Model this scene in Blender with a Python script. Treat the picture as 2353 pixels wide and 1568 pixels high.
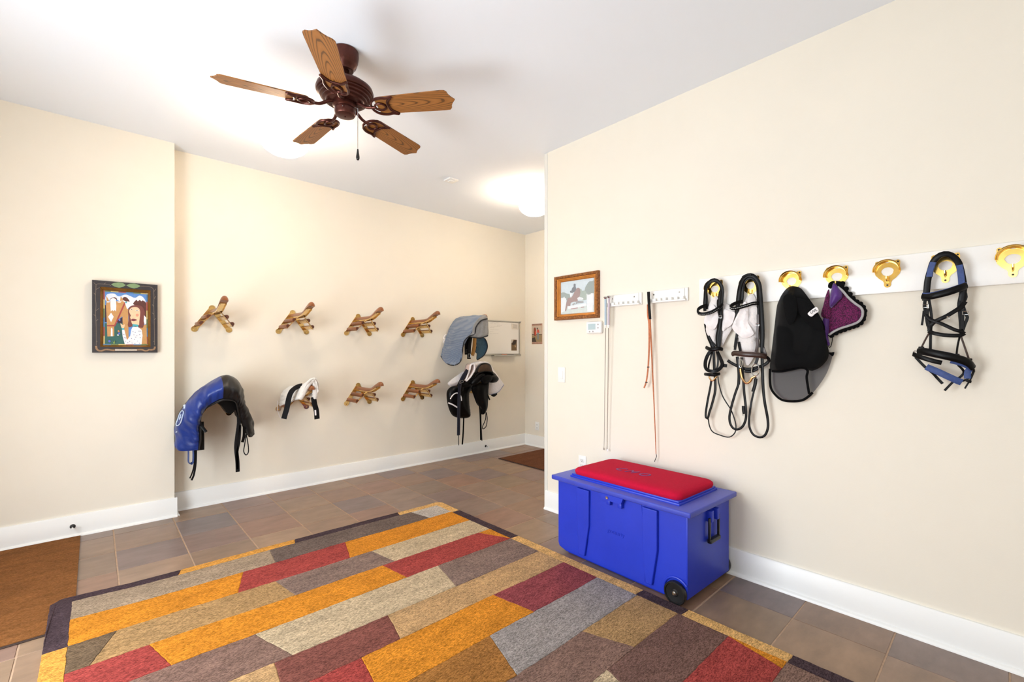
import bpy, bmesh, math, random
from mathutils import Vector, Matrix, noise
from mathutils.geometry import delaunay_2d_cdt
import numpy as np

for _o in list(bpy.data.objects):
    bpy.data.objects.remove(_o)
SC = bpy.context.scene
COL = SC.collection

# ------------------------------------------------------------------ camera
CAMH = 1.356
YAW = math.radians(42.5624)
cam_d = bpy.data.cameras.new('camera')
cam_d.sensor_fit = 'HORIZONTAL'
cam_d.sensor_width = 36.0
cam_d.lens = 1044.51 / 2353 * 36.0
cam_d.shift_y = (808.6 - 784.0) / 2353
cam_d.clip_start = 0.02
cam = bpy.data.objects.new('camera', cam_d)
cam.location = (0, 0, CAMH)
cam.rotation_euler = (math.radians(90), 0, -YAW)
COL.objects.link(cam)
SC.camera = cam

# ------------------------------------------------------------------ world, daylight, exposure
ZC = 3.0743          # ceiling
DL, DF, DR = 4.7916, 4.6391, 2.8822   # alcove wall y, left wall y, right wall x
XFAR, XWIN, YBACK = 4.662, -1.15, -1.7
wd = bpy.data.worlds.new('daylight')
SC.world = wd
wd.use_nodes = True
wd.node_tree.nodes['Background'].inputs[0].default_value = (0.80, 0.90, 1.0, 1)
wd.node_tree.nodes['Background'].inputs[1].default_value = 1.0

def area(name, loc, rot, sx, sy, power, col):
    d = bpy.data.lights.new(name, 'AREA')
    d.shape = 'RECTANGLE'; d.size = sx; d.size_y = sy; d.energy = power; d.color = col
    o = bpy.data.objects.new(name, d); o.location = loc; o.rotation_euler = rot
    COL.objects.link(o)
    return o
# daylight entering by the glazed door of the window wall, plus an added fill
area('door_daylight', (XWIN + .03, 2.2, 1.15), (0, math.radians(-90), 0), 1.9, 1.7, 94, (.89, .95, 1.0))
area('right_wall_fill', (XWIN + .03, -.25, 1.50), (0, math.radians(-90), 0), 1.5, 1.5, 20, (.89, .95, 1.0))  # unseen fill added to brighten the right wall and near ceiling
LAMP_BOWL, LAMP_BULB = 8.0, 13.0
SC.view_settings.view_transform = 'Standard'
SC.view_settings.look = 'None'
SC.view_settings.gamma = 1.0
SC.view_settings.use_curve_mapping = False
SC.view_settings.exposure = 0.2
SC.cycles.max_bounces = 8
SC.cycles.diffuse_bounces = 5
SC.cycles.glossy_bounces = 3

# measured shapes (metres, world axes)
D = {'a_crown':[(2.837,1.289,1.612),(2.837,1.291,1.653),(2.832,1.286,1.697),(2.822,1.279,1.736),(2.812,1.268,1.768),(2.807,1.243,1.792),(2.807,1.217,1.799),(2.812,1.194,1.785),(2.817,1.179,1.759),(2.822,1.175,1.726),(2.822,1.177,1.686),(2.822,1.181,1.644),(2.822,1.184,1.595)],
'a_crown2':[(2.842,1.273,1.624),(2.842,1.277,1.656),(2.837,1.279,1.697),(2.832,1.279,1.734),(2.827,1.272,1.761),(2.822,1.245,1.789),(2.822,1.217,1.793),(2.827,1.196,1.776),(2.832,1.185,1.746),(2.832,1.194,1.716),(2.832,1.198,1.677),(2.832,1.203,1.649)],
'a_brow':[(2.832,1.278,1.646),(2.807,1.293,1.639),(2.782,1.304,1.624),(2.767,1.305,1.608),(2.757,1.287,1.592),(2.757,1.256,1.588),(2.767,1.221,1.596),(2.782,1.191,1.614),(2.802,1.175,1.633),(2.817,1.172,1.646)],
'a_cheek_r':[(2.822,1.194,1.676),(2.822,1.196,1.645),(2.822,1.186,1.595),(2.822,1.184,1.565),(2.827,1.192,1.538),(2.832,1.2,1.492),(2.832,1.208,1.446),(2.832,1.203,1.381)],
'a_cheek_r2':[(2.827,1.183,1.644),(2.827,1.183,1.583),(2.832,1.185,1.553),(2.832,1.191,1.492),(2.832,1.194,1.431),(2.832,1.198,1.381)],
'a_cheek_l':[(2.842,1.287,1.534),(2.842,1.276,1.48),(2.837,1.262,1.438),(2.832,1.246,1.407),(2.832,1.237,1.379)],
'a_cheek_l2':[(2.832,1.265,1.454),(2.832,1.249,1.419),(2.832,1.221,1.388)],
'a_roll':[(2.822,1.273,1.382),(2.797,1.24,1.371),(2.792,1.209,1.371),(2.797,1.183,1.375),(2.822,1.177,1.371)],
'a_nose':[(2.822,1.247,1.361),(2.817,1.263,1.334),(2.807,1.272,1.297),(2.797,1.268,1.26),(2.787,1.248,1.241),(2.782,1.217,1.236),(2.787,1.195,1.239),(2.802,1.177,1.258),(2.812,1.171,1.282),(2.822,1.19,1.322),(2.832,1.21,1.355)],
'a_center':[(2.822,1.23,1.371),(2.822,1.226,1.309),(2.822,1.224,1.252),(2.822,1.225,1.202)],
'a_center2':[(2.832,1.243,1.359),(2.832,1.251,1.317),(2.832,1.262,1.276),(2.832,1.264,1.242)],
'a_center3':[(2.832,1.216,1.359),(2.832,1.206,1.318),(2.832,1.208,1.268),(2.832,1.218,1.243)],
'a_low':[(2.822,1.282,1.215),(2.797,1.248,1.215),(2.792,1.217,1.214),(2.802,1.197,1.218),(2.822,1.193,1.22)],
'a_keep':[(2.812,1.177,1.274),(2.817,1.164,1.272),(2.822,1.147,1.27)],
'a_bit':[(2.822,1.257,1.203),(2.822,1.252,1.189),(2.822,1.241,1.176),(2.822,1.231,1.177),(2.822,1.22,1.19),(2.822,1.206,1.205)],
'a_rein':[(2.832,1.224,1.202),(2.832,1.222,1.153),(2.832,1.224,1.103),(2.832,1.243,1.027),(2.832,1.259,0.976),(2.832,1.268,0.941),(2.832,1.279,0.938),(2.832,1.282,0.965),(2.832,1.274,1.024),(2.832,1.264,1.079),(2.832,1.253,1.134),(2.832,1.247,1.176)],
'a_rein2':[(2.837,1.208,1.205),(2.837,1.204,1.166),(2.842,1.186,1.093),(2.842,1.162,1.049),(2.842,1.134,1.007),(2.842,1.115,0.961),(2.842,1.104,0.918),(2.842,1.105,0.878),(2.842,1.123,0.849),(2.842,1.15,0.835),(2.842,1.198,0.841),(2.842,1.243,0.856),(2.842,1.263,0.891),(2.837,1.268,0.937)],
'a_bon1':[(2.842,1.238,1.696),(2.842,1.219,1.701),(2.842,1.203,1.666),(2.842,1.207,1.616),(2.842,1.204,1.554),(2.842,1.213,1.499),(2.842,1.223,1.431),(2.842,1.228,1.393),(2.842,1.251,1.426),(2.842,1.282,1.467),(2.842,1.29,1.499),(2.842,1.287,1.521),(2.842,1.298,1.54),(2.842,1.293,1.572),(2.842,1.276,1.612),(2.842,1.268,1.646),(2.842,1.251,1.679)],
'a_bon1e':[(2.82,1.238,1.648),(2.82,1.216,1.628),(2.82,1.201,1.584),(2.82,1.201,1.541),(2.82,1.219,1.499),(2.82,1.238,1.493),(2.82,1.26,1.51),(2.82,1.286,1.536),(2.82,1.283,1.567),(2.82,1.266,1.603)],
'a_bon2':[(2.852,1.184,1.652),(2.852,1.16,1.648),(2.852,1.13,1.63),(2.852,1.109,1.61),(2.852,1.116,1.565),(2.852,1.129,1.521),(2.852,1.133,1.491),(2.852,1.16,1.446),(2.852,1.178,1.409),(2.852,1.193,1.391),(2.852,1.195,1.431),(2.852,1.189,1.483),(2.852,1.187,1.554)],
'a_bon2e':[(2.832,1.17,1.613),(2.832,1.134,1.602),(2.832,1.105,1.591),(2.832,1.109,1.561),(2.832,1.122,1.523),(2.832,1.152,1.5),(2.832,1.179,1.484),(2.832,1.177,1.553)],
'b_crown':[(2.837,1.098,1.579),(2.837,1.09,1.638),(2.832,1.085,1.679),(2.827,1.077,1.72),(2.817,1.066,1.753),(2.807,1.047,1.785),(2.802,1.02,1.8),(2.802,0.996,1.796),(2.807,0.976,1.774),(2.812,0.963,1.739),(2.822,0.961,1.685),(2.822,0.957,1.627),(2.822,0.952,1.54),(2.827,0.951,1.454),(2.827,0.954,1.38)],
'b_crown2':[(2.837,1.071,1.651),(2.832,1.065,1.677),(2.827,1.06,1.724),(2.817,1.051,1.76),(2.812,1.03,1.784),(2.812,1.005,1.787),(2.817,0.985,1.767),(2.822,0.973,1.732),(2.832,0.973,1.681),(2.832,0.971,1.629),(2.832,0.97,1.571),(2.832,0.962,1.513),(2.832,0.958,1.426)],
'b_crowntab':[(2.797,1.049,1.792),(2.794,1.034,1.8),(2.792,1.017,1.803),(2.792,0.998,1.801)],
'b_brow':[(2.832,1.062,1.653),(2.802,1.082,1.646),(2.777,1.101,1.632),(2.767,1.106,1.62),(2.762,1.089,1.609),(2.767,1.063,1.612),(2.782,1.024,1.623),(2.802,0.99,1.635),(2.817,0.97,1.636)],
'b_cheek_l':[(2.842,1.102,1.579),(2.842,1.097,1.474),(2.842,1.103,1.429),(2.842,1.109,1.381)],
'b_cheek_l2':[(2.837,1.097,1.439),(2.827,1.103,1.367)],
'b_cheek_l3':[(2.832,1.084,1.414),(2.822,1.07,1.359)],
'b_cheek_r':[(2.827,0.975,1.571),(2.827,0.974,1.513),(2.832,0.979,1.455),(2.832,0.974,1.38)],
'b_cheek_r2':[(2.832,0.977,1.436),(2.827,0.98,1.382),(2.822,0.984,1.355)],
'b_cheek_r3':[(2.832,0.959,1.412),(2.832,0.945,1.37),(2.832,0.934,1.336)],
'b_nose':[(2.807,1.109,1.341),(2.792,1.091,1.348),(2.777,1.041,1.342),(2.777,0.99,1.339),(2.792,0.945,1.334),(2.812,0.928,1.326)],
'b_nose2':[(2.817,0.933,1.33),(2.827,0.919,1.317),(2.832,0.919,1.302),(2.832,0.943,1.28),(2.837,0.989,1.262),(2.837,1.03,1.253),(2.837,1.056,1.256),(2.832,1.088,1.269),(2.827,1.121,1.287),(2.822,1.144,1.303)],
'b_jaw':[(2.832,1.05,1.241),(2.832,1.024,1.238),(2.832,0.995,1.246),(2.832,0.973,1.262)],
'b_hang_l':[(2.822,1.088,1.327),(2.822,1.084,1.287),(2.822,1.08,1.256),(2.822,1.078,1.208),(2.822,1.08,1.161)],
'b_hang_l2':[(2.827,1.065,1.323),(2.827,1.061,1.264),(2.827,1.059,1.209)],
'b_hang_r':[(2.822,0.975,1.324),(2.822,0.98,1.301),(2.822,0.986,1.285)],
'b_ring_l':[(2.822,1.069,1.317),(2.822,1.061,1.307),(2.822,1.059,1.288),(2.822,1.063,1.264),(2.822,1.072,1.262),(2.822,1.077,1.28),(2.822,1.078,1.303),(2.822,1.075,1.316),(2.822,1.069,1.317)],
'b_ring_r':[(2.822,0.988,1.285),(2.817,0.973,1.282),(2.812,0.963,1.259),(2.812,0.966,1.232),(2.817,0.981,1.216),(2.822,0.997,1.217),(2.822,1.007,1.238),(2.822,1.004,1.266),(2.822,0.997,1.281),(2.822,0.988,1.285)],
'b_bit':[(2.817,1.068,1.256),(2.817,1.065,1.229),(2.817,1.059,1.201),(2.817,1.044,1.178),(2.817,1.03,1.171),(2.817,1.013,1.184),(2.817,1.002,1.204),(2.817,0.986,1.213)],
'b_rein1':[(2.827,1.082,1.24),(2.832,1.084,1.168),(2.832,1.105,1.099),(2.832,1.126,1.021),(2.832,1.137,0.959),(2.832,1.13,0.916),(2.832,1.111,0.893),(2.832,1.084,0.893),(2.832,1.058,0.917),(2.832,1.042,0.966),(2.832,1.044,1.036),(2.832,1.052,1.114),(2.832,1.058,1.209),(2.832,1.063,1.264)],
'b_rein2':[(2.832,0.988,1.208),(2.832,0.997,1.134),(2.837,1.014,1.058),(2.837,1.026,0.967),(2.837,1.024,0.912),(2.837,1.004,0.872),(2.837,0.971,0.86),(2.837,0.943,0.873),(2.837,0.926,0.915),(2.837,0.926,0.97),(2.832,0.94,1.064),(2.832,0.948,1.14),(2.832,0.952,1.236),(2.832,0.954,1.332),(2.827,0.954,1.428)],
'b_tail':[(2.837,1.059,1.034),(2.837,1.058,1.007),(2.837,1.054,0.986)],
'b_stub':[(2.83,0.987,1.2),(2.83,0.992,1.161),(2.83,1.003,1.122)],
'b_bon':[(2.852,1.039,1.686),(2.852,1.025,1.699),(2.852,1.008,1.693),(2.852,0.996,1.664),(2.852,0.989,1.626),(2.852,0.989,1.544),(2.852,0.989,1.471),(2.852,0.996,1.427),(2.852,0.992,1.38),(2.852,0.997,1.345),(2.852,1.014,1.31),(2.852,1.039,1.274),(2.852,1.061,1.294),(2.852,1.075,1.327),(2.852,1.09,1.363),(2.852,1.098,1.405),(2.852,1.1,1.453),(2.852,1.084,1.489),(2.852,1.078,1.578),(2.852,1.058,1.655)],
'b_bon_e':[(2.827,1.049,1.652),(2.827,1.035,1.633),(2.827,1.027,1.574),(2.827,1.03,1.53),(2.827,1.007,1.485),(2.827,0.999,1.456),(2.827,1.046,1.435),(2.827,1.092,1.464),(2.827,1.119,1.498),(2.827,1.115,1.522),(2.827,1.097,1.563),(2.827,1.072,1.612)],
'b_bon_e2':[(2.827,1.013,1.614),(2.827,0.994,1.621),(2.827,0.98,1.612),(2.827,0.979,1.542),(2.827,0.982,1.505),(2.827,0.999,1.508),(2.827,1.01,1.526),(2.827,1.021,1.538),(2.827,1.016,1.579)],
'm_back':[(2.854,0.819,1.721),(2.854,0.777,1.712),(2.854,0.757,1.694),(2.854,0.721,1.636),(2.854,0.694,1.589),(2.854,0.679,1.552),(2.854,0.656,1.498),(2.854,0.649,1.436),(2.854,0.638,1.37),(2.854,0.63,1.352),(2.854,0.614,1.356),(2.854,0.619,1.335),(2.854,0.642,1.251),(2.854,0.679,1.178),(2.854,0.725,1.113),(2.854,0.757,1.087),(2.854,0.801,1.077),(2.854,0.855,1.08),(2.854,0.889,1.105),(2.854,0.915,1.146),(2.854,0.921,1.203),(2.854,0.921,1.261),(2.854,0.91,1.371),(2.854,0.897,1.489),(2.854,0.885,1.607),(2.854,0.876,1.64),(2.854,0.855,1.685)],
'm_front':[(2.832,0.813,1.718),(2.832,0.771,1.709),(2.832,0.751,1.691),(2.832,0.716,1.634),(2.832,0.689,1.587),(2.832,0.674,1.551),(2.832,0.651,1.497),(2.832,0.644,1.435),(2.832,0.633,1.37),(2.832,0.635,1.321),(2.832,0.666,1.277),(2.832,0.704,1.254),(2.832,0.727,1.258),(2.832,0.755,1.27),(2.832,0.807,1.258),(2.832,0.857,1.247),(2.832,0.895,1.248),(2.832,0.914,1.262),(2.832,0.903,1.371),(2.832,0.891,1.488),(2.832,0.878,1.605),(2.832,0.869,1.637),(2.832,0.848,1.682)],
'm_ear':[(2.762,0.821,1.658),(2.762,0.779,1.661),(2.762,0.759,1.614),(2.762,0.761,1.548),(2.762,0.787,1.5),(2.762,0.803,1.519),(2.762,0.819,1.574)],
'm_ear2':[(2.772,0.778,1.644),(2.772,0.704,1.624),(2.772,0.678,1.583),(2.772,0.66,1.538),(2.772,0.641,1.477),(2.772,0.674,1.469),(2.772,0.72,1.515),(2.772,0.75,1.561)],
'm_mid':[(2.787,0.86,1.495),(2.787,0.786,1.465),(2.787,0.782,1.356),(2.787,0.739,1.339),(2.787,0.701,1.4),(2.787,0.693,1.497),(2.787,0.645,1.477),(2.787,0.634,1.408),(2.787,0.641,1.322),(2.787,0.693,1.269),(2.787,0.723,1.277),(2.787,0.794,1.266),(2.787,0.868,1.264),(2.787,0.864,1.37)],
'm_bind':[(2.85,0.918,1.259),(2.85,0.919,1.204),(2.85,0.913,1.147),(2.85,0.887,1.107),(2.85,0.852,1.083),(2.85,0.8,1.081),(2.85,0.756,1.091),(2.85,0.726,1.115),(2.85,0.709,1.136)],
'm_seam':[(2.837,0.905,1.245),(2.837,0.858,1.245),(2.837,0.808,1.256),(2.837,0.756,1.269),(2.837,0.729,1.255),(2.837,0.733,1.221),(2.837,0.729,1.181),(2.837,0.721,1.127)],
'm_tip':[(2.852,0.639,1.352),(2.852,0.626,1.35),(2.852,0.612,1.354),(2.852,0.619,1.332)],
'm_label':[(2.742,0.704,1.554),(2.742,0.689,1.571),(2.742,0.671,1.585),(2.742,0.662,1.585),(2.742,0.655,1.564),(2.742,0.671,1.552),(2.742,0.687,1.538)],
'p_flap':[(2.847,0.58,1.688),(2.847,0.561,1.648),(2.847,0.529,1.607),(2.847,0.502,1.575),(2.847,0.492,1.553),(2.847,0.495,1.524),(2.847,0.512,1.502),(2.847,0.547,1.487),(2.847,0.582,1.475),(2.847,0.611,1.461),(2.847,0.633,1.444),(2.847,0.64,1.479),(2.847,0.636,1.523),(2.847,0.625,1.584),(2.847,0.589,1.624),(2.847,0.578,1.654)],
'p_cord':[(2.83,0.591,1.692),(2.83,0.568,1.664),(2.83,0.547,1.632),(2.83,0.519,1.6),(2.83,0.496,1.578),(2.83,0.488,1.556),(2.83,0.492,1.527),(2.83,0.509,1.504),(2.83,0.543,1.489),(2.83,0.578,1.477),(2.83,0.607,1.462),(2.83,0.63,1.444)],
'p_edge':[(2.842,0.592,1.702),(2.842,0.565,1.671),(2.842,0.544,1.639),(2.842,0.516,1.607),(2.842,0.493,1.585),(2.842,0.484,1.557),(2.842,0.489,1.522),(2.842,0.508,1.496),(2.842,0.544,1.481),(2.842,0.579,1.469),(2.842,0.608,1.454),(2.842,0.631,1.435)],
'p_scal':[(2.842,0.574,1.708),(2.842,0.559,1.679),(2.842,0.543,1.65),(2.842,0.531,1.628),(2.842,0.515,1.609),(2.842,0.5,1.597),(2.842,0.489,1.58),(2.842,0.483,1.56),(2.842,0.486,1.538),(2.842,0.489,1.519),(2.842,0.498,1.501),(2.842,0.513,1.49),(2.842,0.528,1.484),(2.842,0.546,1.477),(2.842,0.565,1.469),(2.842,0.583,1.463),(2.842,0.602,1.453),(2.842,0.621,1.441)],
'p_strip':[(2.837,0.632,1.684),(2.837,0.645,1.655),(2.837,0.656,1.603),(2.837,0.667,1.555),(2.837,0.656,1.535),(2.837,0.627,1.532),(2.837,0.626,1.588),(2.837,0.629,1.631)],
'p_ear':[(2.827,0.608,1.713),(2.827,0.58,1.674),(2.827,0.572,1.639),(2.827,0.588,1.619),(2.827,0.617,1.586),(2.827,0.626,1.591),(2.827,0.626,1.63),(2.827,0.62,1.673)],
'p_top':[(2.832,0.632,1.714),(2.832,0.618,1.724),(2.832,0.597,1.723),(2.832,0.572,1.715),(2.832,0.565,1.694),(2.832,0.577,1.678),(2.832,0.593,1.69),(2.832,0.607,1.711),(2.832,0.618,1.687),(2.832,0.634,1.692)],
'p_ear2':[(2.842,0.658,1.534),(2.842,0.634,1.532),(2.842,0.633,1.479),(2.842,0.637,1.435),(2.842,0.629,1.394),(2.842,0.638,1.388),(2.842,0.654,1.427),(2.842,0.662,1.471)],
'p_str':[(2.842,0.617,1.439),(2.842,0.619,1.409),(2.842,0.626,1.38),(2.842,0.635,1.379),(2.842,0.631,1.391)],
'c_crown':[(2.832,0.255,1.592),(2.827,0.251,1.63),(2.822,0.246,1.686),(2.814,0.236,1.731),(2.804,0.226,1.765),(2.797,0.206,1.788),(2.797,0.185,1.793),(2.802,0.164,1.781),(2.81,0.146,1.752),(2.817,0.138,1.714),(2.822,0.133,1.677),(2.822,0.13,1.639),(2.827,0.135,1.582)],
'c_pad_l':[(2.812,0.24,1.699),(2.81,0.236,1.729),(2.804,0.226,1.763)],
'c_pad_r':[(2.804,0.142,1.738),(2.812,0.137,1.693),(2.816,0.135,1.654)],
'c_brow':[(2.812,0.263,1.612),(2.797,0.247,1.607),(2.782,0.224,1.608),(2.777,0.18,1.618),(2.787,0.145,1.632),(2.802,0.128,1.641),(2.812,0.121,1.646)],
'c_brow2':[(2.812,0.261,1.623),(2.8,0.247,1.619),(2.786,0.224,1.62),(2.782,0.181,1.63),(2.792,0.145,1.644),(2.806,0.128,1.652),(2.816,0.123,1.656)],
'c_ch1':[(2.827,0.254,1.605),(2.832,0.258,1.575),(2.832,0.255,1.54),(2.832,0.248,1.5),(2.832,0.242,1.456)],
'c_ch2':[(2.832,0.244,1.602),(2.832,0.238,1.556),(2.832,0.234,1.503),(2.832,0.237,1.452),(2.832,0.238,1.4),(2.827,0.238,1.361)],
'c_ch3':[(2.827,0.247,1.556),(2.827,0.25,1.513),(2.827,0.245,1.473)],
'c_tail':[(2.832,0.261,1.546),(2.837,0.264,1.514),(2.837,0.268,1.479)],
'c_rt1':[(2.827,0.138,1.607),(2.832,0.144,1.566),(2.832,0.141,1.524),(2.832,0.138,1.469),(2.832,0.136,1.429)],
'c_rt2':[(2.822,0.128,1.631),(2.827,0.122,1.597),(2.832,0.131,1.565),(2.832,0.124,1.527),(2.832,0.118,1.506),(2.832,0.126,1.477),(2.832,0.135,1.44)],
'c_rt3':[(2.827,0.134,1.582),(2.827,0.133,1.523),(2.827,0.134,1.456)],
'c_x1':[(2.827,0.125,1.577),(2.822,0.135,1.557),(2.817,0.153,1.54),(2.812,0.183,1.516),(2.812,0.204,1.504),(2.822,0.227,1.489),(2.827,0.24,1.471)],
'c_x2':[(2.827,0.255,1.53),(2.822,0.24,1.505),(2.817,0.214,1.491),(2.817,0.186,1.473),(2.817,0.156,1.453),(2.822,0.135,1.444),(2.827,0.128,1.436)],
'c_x3':[(2.827,0.243,1.451),(2.817,0.227,1.441),(2.812,0.201,1.433),(2.812,0.17,1.428),(2.817,0.141,1.428),(2.827,0.128,1.437)],
'c_x4':[(2.827,0.243,1.495),(2.825,0.238,1.473),(2.827,0.242,1.449)],
'c_cd1':[(2.827,0.241,1.445),(2.822,0.256,1.408),(2.817,0.268,1.374)],
'c_cd2':[(2.827,0.138,1.425),(2.822,0.126,1.377),(2.817,0.112,1.321)],
'c_cd3':[(2.832,0.142,1.425),(2.832,0.149,1.381),(2.827,0.152,1.341)],
'c_nose':[(2.807,0.277,1.356),(2.787,0.256,1.357),(2.772,0.217,1.347),(2.767,0.177,1.336),(2.777,0.139,1.323),(2.792,0.113,1.308),(2.812,0.1,1.286)],
'c_nose2':[(2.812,0.265,1.364),(2.797,0.244,1.364),(2.782,0.218,1.357),(2.777,0.177,1.347),(2.787,0.145,1.336),(2.797,0.131,1.329)],
'c_nose3':[(2.782,0.169,1.312),(2.787,0.145,1.304),(2.797,0.122,1.292),(2.812,0.105,1.276)],
'c_und':[(2.822,0.297,1.345),(2.807,0.28,1.336),(2.797,0.257,1.326),(2.792,0.225,1.314),(2.797,0.198,1.306)],
'c_ring':[(2.822,0.29,1.361),(2.82,0.282,1.356),(2.818,0.282,1.345),(2.82,0.288,1.335),(2.822,0.295,1.338),(2.824,0.299,1.349),(2.824,0.295,1.358),(2.822,0.29,1.361)],
'c_dn':[(2.822,0.289,1.331),(2.822,0.269,1.303),(2.822,0.252,1.281),(2.822,0.23,1.259),(2.827,0.215,1.236),(2.827,0.197,1.211)],
'c_bpad':[(2.812,0.25,1.286),(2.807,0.216,1.268),(2.804,0.179,1.246),(2.812,0.146,1.226),(2.817,0.136,1.221)],
'c_lp1':[(2.822,0.147,1.297),(2.827,0.133,1.278),(2.832,0.129,1.262),(2.832,0.141,1.243),(2.832,0.163,1.221),(2.832,0.191,1.18)],
'c_lp2':[(2.822,0.098,1.28),(2.827,0.101,1.261),(2.827,0.112,1.242),(2.827,0.123,1.231),(2.822,0.139,1.225)],
'c_bp2':[(2.817,0.108,1.286),(2.822,0.117,1.265),(2.822,0.117,1.238)],
'c_lp3':[(2.827,0.096,1.274),(2.832,0.105,1.244),(2.832,0.112,1.225),(2.832,0.119,1.21),(2.832,0.126,1.193)],
'c_kn':[(2.822,0.123,1.234),(2.822,0.114,1.226),(2.824,0.106,1.224)],
'w1':[(2.822,2.036,1.756),(2.827,2.039,1.557),(2.837,2.051,1.22),(2.847,2.063,0.89),(2.852,2.072,0.62)],
'w2':[(2.822,2.005,1.76),(2.827,2.013,1.556),(2.837,2.024,1.221),(2.847,2.035,0.892),(2.852,2.041,0.615)],
'w3h':[(2.822,1.677,1.77),(2.822,1.673,1.683),(2.827,1.667,1.58)],
'w3':[(2.827,1.669,1.58),(2.832,1.659,1.352),(2.842,1.645,0.962),(2.852,1.637,0.652)],
'w3l':[(2.852,1.637,0.652),(2.852,1.634,0.632),(2.852,1.645,0.606),(2.852,1.647,0.594)],
'w3k':[(2.827,1.686,1.684),(2.827,1.685,1.608),(2.827,1.676,1.548),(2.832,1.678,1.412),(2.837,1.688,1.261),(2.837,1.702,1.154),(2.837,1.721,1.102)],
's_c0':[(0.623,4.412,0.566),(0.628,4.392,0.65),(0.624,4.372,0.744),(0.623,4.352,0.83),(0.645,4.302,0.898),(0.687,4.252,0.938),(0.741,4.212,0.97),(0.797,4.212,0.972),(0.843,4.232,0.949),(0.871,4.292,0.886),(0.894,4.352,0.816),(0.932,4.412,0.729),(0.977,4.452,0.635)],
's_c1':[(0.552,4.422,0.56),(0.587,4.382,0.645),(0.585,4.332,0.753),(0.593,4.282,0.864),(0.621,4.242,0.959),(0.671,4.182,1.035),(0.734,4.147,1.075),(0.8,4.147,1.065),(0.852,4.172,1.019),(0.89,4.252,0.943),(0.921,4.322,0.854),(0.962,4.382,0.755),(0.987,4.432,0.617)],
's_c2':[(0.491,4.482,0.571),(0.498,4.462,0.657),(0.504,4.422,0.763),(0.518,4.382,0.872),(0.562,4.342,0.978),(0.645,4.302,1.079),(0.768,4.282,1.157),(0.849,4.292,1.137),(0.897,4.312,1.069),(0.933,4.352,0.951),(0.953,4.392,0.87),(1.004,4.432,0.777),(1.019,4.472,0.621)],
's_c3':[(0.475,4.572,0.626),(0.486,4.592,0.683),(0.491,4.592,0.768),(0.513,4.592,0.864),(0.571,4.572,0.96),(0.665,4.542,1.056),(0.806,4.492,1.14),(0.883,4.492,1.118),(0.929,4.492,1.054),(0.961,4.512,0.937),(0.978,4.532,0.861),(1.029,4.552,0.769),(1.051,4.572,0.684)],
's_c4':[(0.508,4.732,0.599),(0.516,4.732,0.661),(0.523,4.732,0.748),(0.549,4.732,0.828),(0.617,4.732,0.912),(0.714,4.732,0.996),(0.849,4.732,1.048),(0.925,4.732,1.031),(0.954,4.732,0.981),(0.984,4.732,0.897),(1.002,4.732,0.834),(1.032,4.732,0.749),(1.051,4.732,0.664)],
's_t0':[(0.713,4.352,0.894),(0.736,4.332,0.942),(0.797,4.322,0.963),(0.857,4.332,0.933),(0.88,4.352,0.855)],
's_t1':[(0.728,4.542,0.85),(0.76,4.542,0.917),(0.826,4.542,0.95),(0.888,4.542,0.914),(0.91,4.542,0.833)],
's_t2':[(0.748,4.732,0.816),(0.781,4.732,0.893),(0.849,4.732,0.934),(0.913,4.732,0.889),(0.936,4.732,0.813)],
's_lp':[(0.556,4.452,0.573),(0.556,4.452,0.518),(0.557,4.452,0.467),(0.571,4.452,0.453),(0.585,4.452,0.46),(0.588,4.452,0.513),(0.587,4.452,0.568)],
's_st1':[(0.597,4.452,0.573),(0.595,4.452,0.452),(0.582,4.452,0.381),(0.565,4.452,0.335)],
's_st2':[(0.607,4.452,0.571),(0.604,4.452,0.45),(0.592,4.452,0.361),(0.576,4.452,0.317)],
's_st3':[(0.62,4.372,0.792),(0.637,4.352,0.751),(0.658,4.332,0.713)],
's_st4':[(0.89,4.372,0.852),(0.895,4.372,0.763),(0.884,4.372,0.664),(0.875,4.372,0.577),(0.876,4.372,0.52),(0.884,4.372,0.431),(0.886,4.372,0.346)],
's_st5':[(0.904,4.372,0.737),(0.897,4.372,0.599),(0.882,4.372,0.507),(0.884,4.372,0.368)],
's_st6':[(0.943,4.412,0.728),(0.941,4.412,0.638),(0.928,4.412,0.583)],
's_st7':[(0.958,4.412,0.649),(0.946,4.412,0.561),(0.939,4.412,0.504),(0.956,4.412,0.47),(0.974,4.412,0.493),(0.972,4.412,0.557),(0.958,4.412,0.649)],
's_blk':[(0.631,4.432,0.784),(0.634,4.432,0.662),(0.634,4.432,0.558)],
's_in':[(0.741,4.362,0.946),(0.772,4.362,0.906),(0.815,4.362,0.842),(0.852,4.362,0.849),(0.869,4.362,0.867),(0.882,4.362,0.816),(0.899,4.362,0.795),(0.927,4.362,0.824),(0.929,4.362,0.951),(0.869,4.362,0.964),(0.804,4.362,0.975)],
'f_c0':[(1.374,4.312,0.939),(1.394,4.302,0.967),(1.413,4.292,1.012),(1.439,4.282,1.05),(1.464,4.282,1.072),(1.472,4.282,1.052),(1.47,4.292,1.015),(1.469,4.302,0.98),(1.476,4.312,0.952),(1.493,4.322,0.933)],
'f_c1':[(1.348,4.292,0.933),(1.364,4.262,0.987),(1.383,4.242,1.043),(1.405,4.222,1.091),(1.442,4.222,1.113),(1.471,4.222,1.094),(1.492,4.232,1.05),(1.505,4.252,1.0),(1.506,4.272,0.962),(1.487,4.292,0.933)],
'f_c2':[(1.331,4.432,0.906),(1.339,4.422,0.956),(1.362,4.422,1.003),(1.391,4.422,1.036),(1.418,4.422,1.047),(1.45,4.422,1.054),(1.48,4.422,1.044),(1.495,4.422,1.015),(1.501,4.422,0.971),(1.505,4.432,0.938)],
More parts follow.
